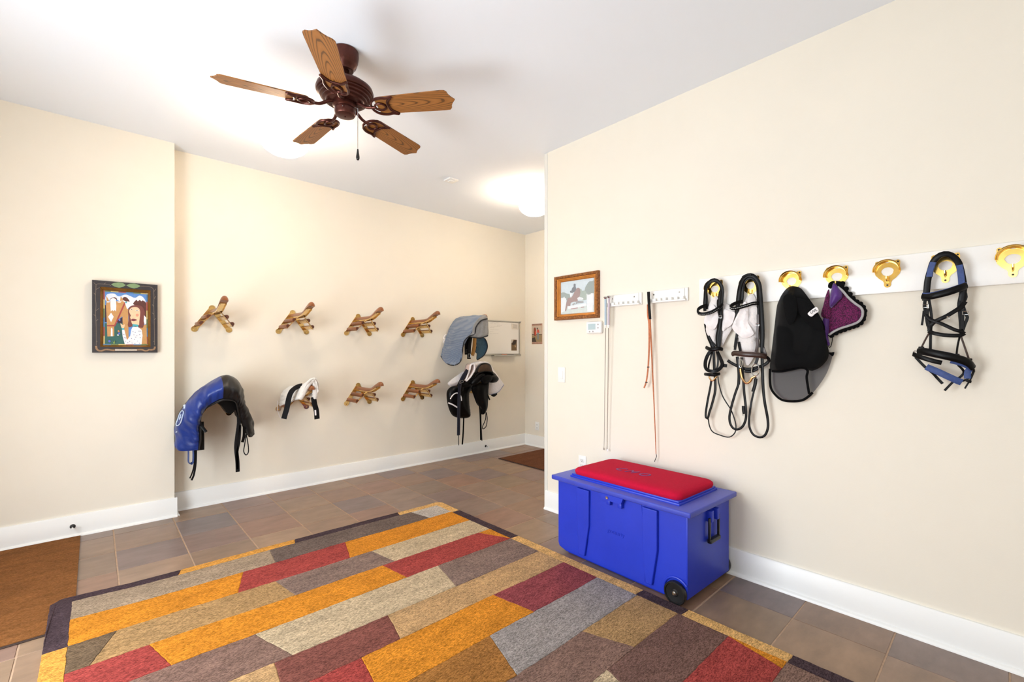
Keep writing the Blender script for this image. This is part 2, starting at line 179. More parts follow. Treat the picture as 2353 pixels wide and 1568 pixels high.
'f_c3':[(1.311,4.592,0.864),(1.323,4.592,0.914),(1.343,4.592,0.969),(1.373,4.592,1.011),(1.409,4.592,1.032),(1.445,4.592,1.033),(1.469,4.592,1.012),(1.481,4.592,0.986),(1.488,4.592,0.947),(1.488,4.592,0.915)],
'f_c4':[(1.307,4.732,0.831),(1.311,4.732,0.885),(1.318,4.732,0.929),(1.336,4.732,0.966),(1.366,4.732,0.997),(1.403,4.732,1.018),(1.433,4.732,1.013),(1.452,4.732,0.989),(1.458,4.732,0.953),(1.461,4.732,0.906)],
'f_s1':[(1.407,4.362,1.049),(1.369,4.352,1.043),(1.332,4.342,1.028),(1.298,4.322,1.004),(1.281,4.332,0.96),(1.272,4.342,0.904),(1.261,4.342,0.845),(1.247,4.342,0.796),(1.238,4.342,0.76)],
'f_s2':[(1.475,4.292,0.941),(1.485,4.292,0.876),(1.501,4.292,0.814),(1.507,4.292,0.737)],
'f_cd':[(1.282,4.692,0.89),(1.282,4.692,0.811),(1.292,4.692,0.762),(1.312,4.692,0.714)],
'f_t1':[(1.272,4.332,0.845),(1.269,4.332,0.792)],
'f_t2':[(1.488,4.282,0.822),(1.491,4.282,0.773)],
'g_far':[(3.123,4.692,1.307),(3.169,4.712,1.411),(3.224,4.722,1.548),(3.293,4.722,1.688),(3.384,4.732,1.779),(3.485,4.732,1.811)],
'g_mid':[(3.081,4.522,1.221),(3.127,4.522,1.354),(3.193,4.522,1.509),(3.267,4.512,1.65),(3.363,4.492,1.754),(3.476,4.472,1.809)],
'g_near':[(3.086,4.352,1.203),(3.166,4.332,1.258),(3.175,4.312,1.408),(3.228,4.262,1.541),(3.309,4.222,1.667),(3.42,4.192,1.787)],
'g_bind':[(3.119,4.682,1.304),(3.108,4.592,1.244),(3.078,4.452,1.205),(3.093,4.362,1.198),(3.158,4.342,1.234),(3.185,4.332,1.333),(3.171,4.302,1.408),(3.18,4.282,1.483),(3.224,4.252,1.538),(3.289,4.232,1.564),(3.286,4.202,1.644),(3.341,4.177,1.72),(3.435,4.172,1.748)],
'g_fold':[(3.218,4.262,1.534),(3.263,4.242,1.573),(3.264,4.217,1.656),(3.312,4.192,1.739),(3.401,4.182,1.792),(3.446,4.182,1.752),(3.464,4.192,1.65),(3.472,4.207,1.55),(3.373,4.217,1.523),(3.297,4.242,1.525)],
'g_foldb':[(3.224,4.252,1.534),(3.289,4.232,1.522),(3.365,4.207,1.52),(3.464,4.197,1.547)],
'g_in':[(3.506,4.492,1.354),(3.527,4.492,1.434),(3.52,4.492,1.52),(3.623,4.492,1.54),(3.686,4.492,1.471),(3.692,4.492,1.401),(3.638,4.492,1.313),(3.535,4.492,1.255),(3.532,4.492,1.331)],
'g_inb':[(3.645,4.482,1.528),(3.681,4.482,1.471),(3.687,4.482,1.401),(3.633,4.482,1.31),(3.527,4.482,1.253)],
'g_s1':[(3.287,4.372,1.541),(3.278,4.372,1.431),(3.28,4.372,1.321)],
'g_s2':[(3.324,4.352,1.53),(3.302,4.352,1.409),(3.297,4.352,1.269)],
'g_s3':[(3.447,4.432,1.546),(3.439,4.432,1.41),(3.409,4.432,1.309)],
'g_r1':[(3.237,4.742,1.572),(3.21,4.742,1.548),(3.203,4.742,1.514),(3.231,4.742,1.52)],
'g_r2':[(3.226,4.742,1.503),(3.203,4.742,1.491),(3.207,4.742,1.466),(3.235,4.742,1.466),(3.226,4.742,1.503)],
'd_wing':[(3.117,4.512,0.977),(3.14,4.512,1.0),(3.254,4.512,1.067),(3.364,4.512,1.117),(3.392,4.512,1.094),(3.364,4.512,1.049),(3.309,4.512,0.984),(3.254,4.512,0.951),(3.166,4.512,0.944),(3.126,4.512,0.954)],
'd_loop':[(3.204,4.292,1.016),(3.23,4.292,1.069),(3.265,4.292,1.149),(3.278,4.292,1.194),(3.308,4.292,1.211),(3.336,4.292,1.193),(3.327,4.292,1.131),(3.276,4.292,1.062),(3.214,4.292,1.012)],
'd_top':[(3.356,4.372,1.208),(3.412,4.372,1.227),(3.497,4.372,1.236),(3.585,4.372,1.229),(3.647,4.372,1.196),(3.674,4.372,1.136),(3.644,4.372,1.159),(3.555,4.372,1.207),(3.483,4.372,1.197),(3.412,4.372,1.131),(3.391,4.372,1.099),(3.395,4.372,1.165)],
'd_rw':[(3.634,4.432,1.221),(3.697,4.432,1.197),(3.77,4.432,1.108),(3.848,4.432,1.023),(3.927,4.432,0.93),(3.907,4.432,0.908),(3.832,4.432,0.841),(3.739,4.432,0.819),(3.691,4.432,0.815),(3.656,4.432,0.828),(3.641,4.432,0.915),(3.634,4.432,1.02),(3.649,4.432,1.111)],
'd_rwb':[(3.901,4.407,0.929),(3.885,4.407,0.907),(3.81,4.407,0.84),(3.718,4.407,0.82),(3.67,4.407,0.816),(3.636,4.407,0.829)],
'd_cn0':[(3.356,4.372,0.989),(3.381,4.332,1.062),(3.391,4.292,1.145),(3.417,4.272,1.189),(3.473,4.262,1.207),(3.546,4.272,1.181),(3.595,4.292,1.117),(3.67,4.332,1.068),(3.749,4.372,1.018)],
'd_cn1':[(3.381,4.432,1.007),(3.406,4.392,1.086),(3.427,4.352,1.165),(3.465,4.332,1.209),(3.537,4.332,1.219),(3.619,4.342,1.193),(3.681,4.372,1.112),(3.768,4.412,1.068),(3.841,4.452,1.016)],
'd_cn2':[(3.505,4.642,0.969),(3.541,4.642,1.061),(3.593,4.642,1.118),(3.653,4.642,1.14),(3.713,4.642,1.145),(3.775,4.642,1.131),(3.822,4.642,1.076),(3.853,4.642,1.026),(3.869,4.642,0.977)],
'd_inner':[(3.366,4.257,1.114),(3.384,4.257,1.163),(3.419,4.257,1.192),(3.476,4.257,1.203),(3.533,4.257,1.187),(3.565,4.257,1.142),(3.573,4.257,1.11),(3.49,4.257,1.119),(3.419,4.257,1.115)],
'd_edge':[(3.334,4.272,1.066),(3.37,4.247,1.101),(3.435,4.242,1.115),(3.507,4.242,1.116),(3.589,4.262,1.105)],
'd_rl':[(3.462,4.292,1.077),(3.403,4.272,1.052),(3.348,4.272,1.011),(3.317,4.312,0.977)],
'd_rr':[(3.563,4.292,1.017),(3.59,4.272,1.045),(3.651,4.292,1.042),(3.718,4.332,1.015)],
'd_mid':[(3.428,4.392,1.058),(3.485,4.392,1.095),(3.601,4.392,1.103),(3.706,4.392,1.094),(3.759,4.392,1.04),(3.721,4.392,0.983),(3.646,4.392,0.975),(3.631,4.392,0.918),(3.485,4.392,0.926),(3.392,4.392,0.942),(3.371,4.392,0.987)],
'd_gul':[(3.429,4.217,1.064),(3.515,4.217,1.076),(3.551,4.217,1.032),(3.507,4.217,0.988),(3.429,4.217,0.977),(3.394,4.217,1.017)],
'd_skirt':[(3.129,4.342,0.945),(3.16,4.342,1.015),(3.221,4.342,1.103),(3.281,4.342,1.151),(3.297,4.342,1.142),(3.267,4.342,1.065),(3.243,4.342,1.004),(3.305,4.342,1.028),(3.386,4.342,1.109),(3.368,4.342,1.034),(3.326,4.342,0.953),(3.238,4.342,0.931)],
'd_lf':[(3.093,4.492,0.859),(3.126,4.492,0.917),(3.185,4.492,0.941),(3.26,4.492,0.943),(3.335,4.492,1.006),(3.42,4.492,1.02),(3.448,4.492,0.956),(3.445,4.492,0.888),(3.408,4.492,0.834),(3.413,4.492,0.698),(3.428,4.492,0.583),(3.408,4.492,0.545),(3.308,4.492,0.542),(3.202,4.492,0.571),(3.145,4.492,0.631),(3.106,4.492,0.733)],
'd_pip1':[(3.084,4.432,0.799),(3.113,4.417,0.847),(3.162,4.412,0.866),(3.202,4.407,0.847),(3.225,4.407,0.807),(3.229,4.407,0.769)],
'd_pip2':[(3.062,4.442,0.755),(3.106,4.417,0.733),(3.165,4.407,0.696)],
'd_sl':[(3.212,4.272,1.145),(3.166,4.282,1.066),(3.142,4.302,1.002),(3.145,4.332,0.926),(3.154,4.352,0.827),(3.149,4.352,0.677),(3.161,4.372,0.48),(3.159,4.372,0.37)],
'd_sl2':[(3.248,4.302,1.116),(3.222,4.312,1.041),(3.19,4.332,0.966),(3.191,4.352,0.889)],
'd_thin':[(3.161,4.372,0.374),(3.163,4.372,0.252)],
'd_g1':[(3.28,4.432,0.57),(3.272,4.432,0.383),(3.258,4.432,0.239)],
'd_rf':[(3.373,4.372,0.922),(3.469,4.372,0.967),(3.614,4.372,0.977),(3.617,4.372,0.863),(3.611,4.372,0.749),(3.602,4.372,0.659),(3.563,4.372,0.594),(3.518,4.372,0.584),(3.512,4.372,0.655),(3.454,4.372,0.716),(3.405,4.372,0.82)],
'd_g2':[(3.469,4.372,0.715),(3.483,4.372,0.624),(3.49,4.372,0.477),(3.495,4.372,0.272)],
'd_g3':[(3.521,4.392,0.686),(3.513,4.392,0.529),(3.528,4.392,0.255)],
'd_lp':[(3.577,4.372,0.604),(3.567,4.372,0.514),(3.523,4.372,0.434),(3.529,4.372,0.403),(3.579,4.372,0.431),(3.596,4.372,0.522),(3.582,4.372,0.604)],
'd_sm1':[(3.591,4.362,0.831),(3.613,4.362,0.784),(3.628,4.362,0.755)],
'd_sm2':[(3.733,4.452,0.81),(3.779,4.452,0.795),(3.821,4.452,0.822)],
'art':[('border',[(0.047,1.822),(0.313,1.825),(0.314,1.41),(0.047,1.401)]),('sky',[(0.057,1.813),(0.305,1.817),(0.307,1.418),(0.057,1.411)]),('cloud',[(0.069,1.791),(0.111,1.802),(0.136,1.782),(0.176,1.8),(0.205,1.791),(0.234,1.779),(0.263,1.8),(0.287,1.783),(0.302,1.745),(0.293,1.722),(0.176,1.729),(0.119,1.758),(0.064,1.743)]),('mount',[(0.084,1.755),(0.1,1.77),(0.114,1.774),(0.125,1.766),(0.125,1.755),(0.086,1.752)]),('mount',[(0.159,1.765),(0.17,1.781),(0.187,1.775),(0.202,1.746),(0.176,1.748)]),('mount',[(0.222,1.732),(0.246,1.768),(0.275,1.778),(0.296,1.753),(0.306,1.723),(0.307,1.63),(0.263,1.628),(0.222,1.687)]),('white',[(0.243,1.764),(0.259,1.8),(0.281,1.782),(0.295,1.753),(0.281,1.763),(0.272,1.755),(0.263,1.766),(0.251,1.753)]),('grass',[(0.057,1.411),(0.057,1.573),(0.114,1.572),(0.162,1.585),(0.179,1.412)]),('dark',[(0.128,1.595),(0.159,1.624),(0.163,1.578),(0.13,1.574)]),('dark',[(0.057,1.713),(0.065,1.706),(0.069,1.581),(0.057,1.581)]),('tan',[(0.065,1.783),(0.068,1.739),(0.083,1.744)]),('tan',[(0.145,1.749),(0.149,1.787),(0.166,1.752)]),('tan',[(0.067,1.739),(0.162,1.748),(0.176,1.736),(0.193,1.692),(0.196,1.412),(0.177,1.412),(0.16,1.574),(0.159,1.63),(0.125,1.595),(0.111,1.551),(0.111,1.475),(0.072,1.472),(0.069,1.559),(0.064,1.706)]),('tan',[(0.26,1.559),(0.304,1.572),(0.307,1.418),(0.26,1.416)]),('white',[(0.088,1.756),(0.105,1.769),(0.121,1.76),(0.123,1.71),(0.122,1.665),(0.114,1.676),(0.107,1.666),(0.1,1.675),(0.091,1.663)]),('white',[(0.076,1.622),(0.093,1.654),(0.108,1.624),(0.093,1.582)]),('white',[(0.091,1.474),(0.092,1.532),(0.097,1.541),(0.101,1.531),(0.102,1.474)]),('white',[(0.068,1.739),(0.087,1.74),(0.083,1.732),(0.069,1.731)]),('white',[(0.128,1.742),(0.154,1.744),(0.147,1.735),(0.132,1.735)]),('red',[(0.069,1.559),(0.111,1.561),(0.17,1.741),(0.177,1.731),(0.116,1.55),(0.07,1.549)]),('white',[(0.173,1.736),(0.186,1.748),(0.205,1.746),(0.232,1.721),(0.205,1.71),(0.186,1.686)]),('hair',[(0.192,1.662),(0.195,1.689),(0.208,1.712),(0.24,1.723),(0.275,1.715),(0.293,1.676),(0.295,1.637),(0.284,1.552),(0.263,1.547),(0.219,1.554),(0.199,1.547),(0.19,1.564),(0.197,1.613)]),('skin',[(0.199,1.679),(0.213,1.701),(0.24,1.707),(0.259,1.695),(0.265,1.666),(0.26,1.597),(0.255,1.564),(0.219,1.571),(0.21,1.602),(0.204,1.627),(0.209,1.636),(0.2,1.662)]),('blush',[(0.238,1.644),(0.241,1.653),(0.249,1.655),(0.255,1.65),(0.256,1.64),(0.25,1.633),(0.242,1.634)]),('lips',[(0.21,1.606),(0.222,1.614),(0.246,1.607),(0.229,1.596),(0.215,1.597)]),('white',[(0.205,1.688),(0.219,1.692),(0.225,1.687),(0.212,1.683)]),('white',[(0.235,1.683),(0.251,1.685),(0.259,1.68),(0.243,1.676)]),('dark',[(0.21,1.69),(0.217,1.69),(0.217,1.684),(0.211,1.684)]),('dark',[(0.243,1.683),(0.249,1.683),(0.249,1.678),(0.243,1.677)]),('white',[(0.219,1.55),(0.251,1.551),(0.275,1.529),(0.28,1.483),(0.274,1.415),(0.173,1.413),(0.16,1.473),(0.156,1.525),(0.17,1.527),(0.186,1.447),(0.205,1.481),(0.211,1.527)]),('teal',[(0.219,1.573),(0.255,1.568),(0.253,1.55),(0.235,1.556),(0.219,1.549)]),('teal',[(0.154,1.54),(0.168,1.54),(0.17,1.527),(0.156,1.524)]),('teal',[(0.173,1.74),(0.182,1.746),(0.187,1.741),(0.18,1.731)]),('skin',[(0.147,1.575),(0.159,1.564),(0.164,1.563),(0.173,1.568),(0.168,1.54),(0.154,1.541)]),('white',[(0.289,1.645),(0.303,1.626),(0.303,1.58),(0.293,1.569),(0.287,1.598)]),('blue',[(0.135,1.603),(0.142,1.609),(0.148,1.601),(0.142,1.592)]),('blue',[(0.133,1.498),(0.14,1.505),(0.147,1.497),(0.139,1.488)]),('blue',[(0.076,1.437),(0.083,1.445),(0.091,1.436),(0.083,1.427)]),('orange',[(0.13,1.515),(0.136,1.522),(0.143,1.514),(0.136,1.506)]),('white',[(0.126,1.485),(0.133,1.49),(0.139,1.483),(0.132,1.478)]),('green2',[(0.107,1.418),(0.102,1.438),(0.108,1.425),(0.114,1.444),(0.113,1.423),(0.122,1.436),(0.111,1.417)]),('dot',[(0.219,1.516),(0.224,1.515),(0.224,1.51),(0.219,1.511)]),('dot',[(0.232,1.51),(0.237,1.51),(0.237,1.505),(0.232,1.506)]),('dot',[(0.256,1.521),(0.261,1.52),(0.26,1.515),(0.256,1.516)]),('dot',[(0.225,1.491),(0.23,1.49),(0.229,1.486),(0.225,1.487)]),('dot',[(0.243,1.488),(0.247,1.487),(0.247,1.483),(0.243,1.483)]),('dot',[(0.26,1.494),(0.265,1.493),(0.265,1.489),(0.26,1.489)]),('dot',[(0.21,1.462),(0.215,1.462),(0.215,1.457),(0.21,1.458)]),('dot',[(0.228,1.455),(0.233,1.454),(0.232,1.45),(0.228,1.451)]),('dot',[(0.247,1.442),(0.252,1.441),(0.251,1.437),(0.247,1.438)]),('dot',[(0.263,1.469),(0.268,1.469),(0.268,1.464),(0.263,1.465)]),('dot',[(0.213,1.426),(0.218,1.426),(0.218,1.421),(0.213,1.422)]),('dot',[(0.231,1.423),(0.236,1.422),(0.235,1.418),(0.231,1.418)]),('dot',[(0.259,1.425),(0.264,1.424),(0.263,1.42),(0.259,1.421)]),('dot',[(0.164,1.491),(0.169,1.491),(0.169,1.486),(0.164,1.487)]),('dot',[(0.168,1.467),(0.172,1.466),(0.172,1.462),(0.168,1.463)]),('dot',[(0.176,1.465),(0.18,1.465),(0.18,1.46),(0.176,1.461)]),('dot',[(0.173,1.439),(0.178,1.438),(0.177,1.434),(0.173,1.435)]),('dot',[(0.199,1.439),(0.204,1.439),(0.203,1.434),(0.199,1.435)]),('dot',[(0.266,1.521),(0.271,1.52),(0.271,1.516),(0.266,1.516)]),('dot',[(0.235,1.472),(0.24,1.472),(0.24,1.467),(0.235,1.468)]),('dot',[(0.187,1.428),(0.192,1.427),(0.192,1.423),(0.187,1.423)])],
'artframe':[('o',[(-0.015,1.889),(0.371,1.892),(0.372,1.348),(-0.013,1.349)]),('i',[(0.031,1.841),(0.326,1.847),(0.329,1.392),(0.031,1.392)]),('c',[(0.047,1.821),(0.312,1.824),(0.314,1.41),(0.047,1.401)])],
'artdeco':[('leaf',[(0.092,1.867),(0.11,1.881),(0.135,1.888),(0.161,1.884),(0.178,1.87),(0.161,1.855),(0.138,1.846),(0.113,1.852)]),('leaf',[(0.18,1.869),(0.201,1.883),(0.227,1.888),(0.25,1.882),(0.267,1.871),(0.247,1.857),(0.227,1.849),(0.201,1.855)]),('plaque',[(0.115,1.376),(0.244,1.375),(0.244,1.363),(0.115,1.362)])],
'vines':[[(0.091,4.596,1.857),(0.08,4.596,1.864),(0.052,4.596,1.865),(0.023,4.596,1.864),(0.011,4.596,1.86),(0.008,4.596,1.849),(0.007,4.596,1.813),(0.005,4.596,1.758),(0.008,4.596,1.704),(0.006,4.596,1.65),(0.008,4.596,1.577),(0.009,4.596,1.505),(0.009,4.596,1.403)],[(0.268,4.596,1.871),(0.295,4.596,1.873),(0.325,4.596,1.87),(0.34,4.596,1.862),(0.347,4.596,1.84),(0.349,4.596,1.786),(0.348,4.596,1.728),(0.349,4.596,1.67),(0.35,4.596,1.592),(0.351,4.596,1.515),(0.352,4.596,1.407)],[(0.051,4.596,1.865),(0.063,4.596,1.876)],[(0.009,4.596,1.856),(-0.005,4.596,1.871)],[(0.007,4.596,1.82),(0.028,4.596,1.838)],[(0.005,4.596,1.78),(-0.004,4.596,1.794)],[(0.008,4.596,1.664),(0.024,4.596,1.68)],[(0.006,4.596,1.621),(-0.005,4.596,1.634)],[(0.008,4.596,1.585),(0.019,4.596,1.598)],[(0.009,4.596,1.436),(0.016,4.596,1.429)],[(0.347,4.596,1.832),(0.36,4.596,1.858)],[(0.349,4.596,1.778),(0.36,4.596,1.798)],[(0.348,4.596,1.716),(0.338,4.596,1.731)],[(0.349,4.596,1.654),(0.337,4.596,1.665)],[(0.35,4.596,1.612),(0.361,4.596,1.622)],[(0.352,4.596,1.434),(0.344,4.596,1.441)]],
'branches':[[(0.008,4.595,1.4),(0.011,4.595,1.378),(0.023,4.595,1.364),(0.04,4.595,1.363),(0.058,4.595,1.371),(0.074,4.595,1.372),(0.096,4.595,1.367),(0.114,4.595,1.367)],[(0.354,4.595,1.397),(0.352,4.595,1.378),(0.334,4.595,1.37),(0.319,4.595,1.372),(0.304,4.595,1.363),(0.286,4.595,1.366),(0.271,4.595,1.372),(0.244,4.595,1.37)]],
'photo':[('psky',[(2.539,1.939),(2.187,1.935),(2.182,1.665),(2.531,1.67)]),('ptree',[(2.534,1.838),(2.5,1.851),(2.469,1.84),(2.434,1.829),(2.424,1.816),(2.429,1.786),(2.531,1.787)]),('ptree',[(2.273,1.855),(2.259,1.883),(2.231,1.91),(2.203,1.91),(2.185,1.908),(2.185,1.809),(2.273,1.817)]),('ptree2',[(2.325,1.853),(2.311,1.862),(2.301,1.843),(2.277,1.844),(2.254,1.819),(2.254,1.771),(2.335,1.778)]),('pgrass',[(2.532,1.731),(2.182,1.721),(2.182,1.665),(2.531,1.67)]),('pwhite',[(2.531,1.806),(2.5,1.804),(2.49,1.816),(2.482,1.802),(2.467,1.797),(2.474,1.696),(2.526,1.68)]),('pwhite',[(2.256,1.816),(2.249,1.815),(2.247,1.807),(2.217,1.808),(2.214,1.816),(2.187,1.815),(2.185,1.724),(2.194,1.725),(2.196,1.67),(2.249,1.674)]),('phorse',[(2.48,1.696),(2.472,1.735),(2.462,1.773),(2.444,1.799),(2.419,1.8),(2.399,1.814),(2.379,1.843),(2.359,1.867),(2.342,1.873),(2.325,1.864),(2.32,1.837),(2.325,1.807),(2.345,1.771),(2.364,1.761),(2.384,1.763),(2.419,1.754),(2.424,1.723),(2.439,1.725),(2.449,1.737),(2.459,1.718),(2.469,1.692)]),('pdark',[(2.424,1.843),(2.426,1.855),(2.411,1.857),(2.404,1.876),(2.389,1.886),(2.388,1.905),(2.376,1.909),(2.367,1.903),(2.368,1.887),(2.363,1.872),(2.367,1.853),(2.394,1.838),(2.414,1.838)]),('pwhite',[(2.424,1.835),(2.409,1.836),(2.404,1.83),(2.416,1.796),(2.426,1.813)]),('pwhite',[(2.35,1.79),(2.33,1.798),(2.296,1.788),(2.285,1.777),(2.301,1.771),(2.345,1.775)]),('pdark2',[(2.364,1.757),(2.345,1.767),(2.287,1.759),(2.287,1.747),(2.345,1.748),(2.369,1.739)]),('pwhite',[(2.454,1.73),(2.259,1.741),(2.254,1.722),(2.444,1.706)]),('pred',[(2.419,1.71),(2.345,1.714),(2.345,1.706),(2.414,1.702)]),('pred',[(2.313,1.714),(2.28,1.715),(2.28,1.709),(2.312,1.707)]),('pdark2',[(2.404,1.741),(2.379,1.755),(2.376,1.743),(2.394,1.733)])],
'photoframe':[('o',[(2.586,1.984),(2.132,1.984),(2.129,1.618),(2.579,1.62)]),('m',[(2.554,1.961),(2.157,1.957),(2.154,1.646),(2.547,1.649)]),('i',[(2.528,1.937),(2.177,1.933),(2.172,1.664),(2.52,1.669)])]}
R_ = random.Random(7)
WO = {}          # world offset of each object's origin

# ------------------------------------------------------------------ materials
def lin(c):
    c = c / 255.0
    return c / 12.92 if c <= .04045 else ((c + .055) / 1.055) ** 2.4
def C3(r, g, b): return (lin(r), lin(g), lin(b), 1)
MATS = {}
def mat(name, col, rough=.5, metal=0.0, var=0.0, vscale=8.0, bump=0.0, bscale=60.0, stretch=(1, 1, 1), sheen=0.0, coat=0.0, spec=.5, alpha=1.0, emis=None, second=None, detail=4.0, ior=None):
    if name in MATS: return MATS[name]
    m = bpy.data.materials.new(name); m.use_nodes = True
    nt = m.node_tree; p = nt.nodes['Principled BSDF']
    col = C3(*col) if len(col) == 3 else col
    p.inputs['Base Color'].default_value = col
    p.inputs['Roughness'].default_value = rough
    p.inputs['Metallic'].default_value = metal
    p.inputs['Specular IOR Level'].default_value = spec
    if sheen: p.inputs['Sheen Weight'].default_value = sheen
    if coat: p.inputs['Coat Weight'].default_value = coat
    if alpha < 1: p.inputs['Alpha'].default_value = alpha
    if emis:
        p.inputs['Emission Color'].default_value = emis[0]; p.inputs['Emission Strength'].default_value = emis[1]
    if var or bump or second:
        tc = nt.nodes.new('ShaderNodeTexCoord'); mp = nt.nodes.new('ShaderNodeMapping')
        mp.inputs['Scale'].default_value = stretch
        nt.links.new(tc.outputs['Object'], mp.inputs['Vector'])
    if var or second:
        n = nt.nodes.new('ShaderNodeTexNoise'); n.inputs['Scale'].default_value = vscale; n.inputs['Detail'].default_value = detail
        n.inputs['Roughness'].default_value = .65
        nt.links.new(mp.outputs[0], n.inputs['Vector'])
        r = nt.nodes.new('ShaderNodeValToRGB')
        a = tuple(max(0, x * (1 - var)) for x in col[:3]) + (1,)
        b = tuple(min(1, x * (1 + var)) for x in col[:3]) + (1,)
        if second: b = C3(*second)
        r.color_ramp.elements[0].position = .33; r.color_ramp.elements[1].position = .67
        r.color_ramp.elements[0].color = a; r.color_ramp.elements[1].color = b
        nt.links.new(n.outputs['Fac'], r.inputs[0]); nt.links.new(r.outputs[0], p.inputs['Base Color'])
    if bump:
        n2 = nt.nodes.new('ShaderNodeTexNoise'); n2.inputs['Scale'].default_value = bscale; n2.inputs['Detail'].default_value = 3
        nt.links.new(mp.outputs[0], n2.inputs['Vector'])
        bm_ = nt.nodes.new('ShaderNodeBump'); bm_.inputs['Strength'].default_value = bump; bm_.inputs['Distance'].default_value = .01
        nt.links.new(n2.outputs['Fac'], bm_.inputs['Height']); nt.links.new(bm_.outputs[0], p.inputs['Normal'])
    MATS[name] = m
    return m

WALL = mat('cream_wall_paint', (235, 228, 214), .85, var=.015, vscale=1.3, bump=.03, bscale=180, spec=.2)
CEIL = mat('white_ceiling_paint', (238, 243, 250), .9, bump=.02, bscale=150, spec=.15)
TRIM = mat('white_trim_paint', (240, 240, 238), .35, bump=.01, bscale=60)
BOARD = mat('white_board_paint', (242, 240, 236), .3, bump=.01, bscale=40)
GROUT = mat('tan_grout', (176, 148, 124), .9, var=.12, vscale=30)
PLASTW = mat('white_plastic', (240, 240, 238), .35)
CHROME = mat('chrome', (205, 205, 205), .18, 1.0)
DARKM = mat('dark_slot', (45, 42, 40), .6)
BRASS = mat('polished_brass', (242, 202, 112), .16, 1.0, var=.12, vscale=14)
BRASS2 = mat('satin_brass', (226, 190, 126), .13, 1.0, var=.18, vscale=20)
RWOOD = mat('varnished_cherry_wood', (136, 80, 42), .34, var=.25, vscale=14, stretch=(1, .15, 1), coat=.15)
LEA = mat('black_leather', (9, 8, 9), .36, bump=.04, bscale=220, spec=.16)
LEAB = mat('dark_brown_leather', (58, 38, 30), .35, var=.2, vscale=25, bump=.05, bscale=200)
LEATAN = mat('tan_brown_leather', (66, 46, 30), .5, var=.2, vscale=30)
BLUEP = mat('navy_padding', (52, 74, 130), .6, var=.15, vscale=60, bump=.1, bscale=300)
CROCH = mat('white_crochet', (238, 232, 230), .9, var=.05, vscale=260, bump=.45, bscale=300, sheen=.3)
WCLOTH = mat('white_cotton', (240, 234, 234), .85, var=.03, vscale=40, bump=.1, bscale=30, sheen=.2)
GOLDM = mat('copper_mouthpiece', (214, 172, 120), .25, 1.0)
MESHK = mat('black_mesh_daylight_sheen', (46, 50, 66), .8, alpha=.40, spec=.2)  # blue sheen of the daylight put into the black mesh's base colour
MESHK2 = mat('black_mesh_fabric_dense', (5, 5, 6), .8, alpha=.62, spec=.2)
KNIT = mat('black_knit', (6, 6, 7), .85, spec=.15, bump=.3, bscale=250)
MAGENTA = mat('magenta_crochet', (138, 34, 100), .85, second=(52, 14, 48), vscale=190, bump=1.0, bscale=220, detail=1.0)
PURPLE = mat('purple_lycra', (76, 26, 116), .5, var=.1, vscale=20, sheen=.3)
SILVERC = mat('silver_cord', (200, 198, 200), .45, .3, bump=.8, bscale=350)
TEALH = mat('blue_whip_grip', (176, 196, 208), .5)
LILAC = mat('lilac_whip_grip', (200, 186, 196), .5)
SHAFT = mat('grey_whip_shaft', (140, 128, 116), .5)
ORWOOD = mat('orange_whip_leather', (186, 106, 62), .5, var=.2, vscale=60)
NYLONB = mat('blue_nylon', (24, 50, 124), .36, var=.12, vscale=9, bump=.25, bscale=22)
NYLONK = mat('black_nylon', (14, 13, 15), .42, bump=.15, bscale=18)
LOGOW = mat('pale_embroidery', (196, 210, 232), .6)
FLEECE = mat('white_fleece', (242, 236, 228), .95, var=.04, vscale=55, bump=.7, bscale=150, sheen=.4)
NAVYW = mat('black_webbing', (14, 12, 14), .7, spec=.2, bump=.2, bscale=260)
PADW = mat('white_quilted_cotton', (238, 234, 236), .85, var=.05, vscale=60, bump=.4, bscale=120, sheen=.2)
PINKL = mat('pinkish_pad_lining', (196, 176, 168), .9, var=.06, vscale=90, bump=.4, bscale=160)
TEALIN = mat('teal_pad_lining', (48, 78, 98), .8, var=.15, vscale=30)

def quilt_mat():
    m = mat('grey_blue_quilt', (140, 152, 170), .85, sheen=.3)
    nt = m.node_tree; p = nt.nodes['Principled BSDF']
    tc = nt.nodes.new('ShaderNodeTexCoord'); mp = nt.nodes.new('ShaderNodeMapping')
    mp.inputs['Rotation'].default_value = (0, math.radians(45), 0)
    nt.links.new(tc.outputs['Object'], mp.inputs['Vector'])
    ck = nt.nodes.new('ShaderNodeTexVoronoi'); ck.inputs['Scale'].default_value = 78; ck.inputs['Randomness'].default_value = 0
    nt.links.new(mp.outputs[0], ck.inputs['Vector'])
    r = nt.nodes.new('ShaderNodeValToRGB')
    r.color_ramp.elements[0].color = C3(134, 142, 150); r.color_ramp.elements[1].color = C3(92, 108, 134)
    r.color_ramp.elements[0].position = .1; r.color_ramp.elements[1].position = .55
    nt.links.new(ck.outputs['Distance'], r.inputs[0]); nt.links.new(r.outputs[0], p.inputs['Base Color'])
    b = nt.nodes.new('ShaderNodeBump'); b.inputs['Strength'].default_value = .5; b.inputs['Distance'].default_value = .01; b.invert = True
    nt.links.new(ck.outputs['Distance'], b.inputs['Height']); nt.links.new(b.outputs[0], p.inputs['Normal'])
    return m
QUILT = quilt_mat()
GREYF = mat('grey_pad_facing', (140, 140, 140), .85, var=.08, vscale=40, sheen=.2)

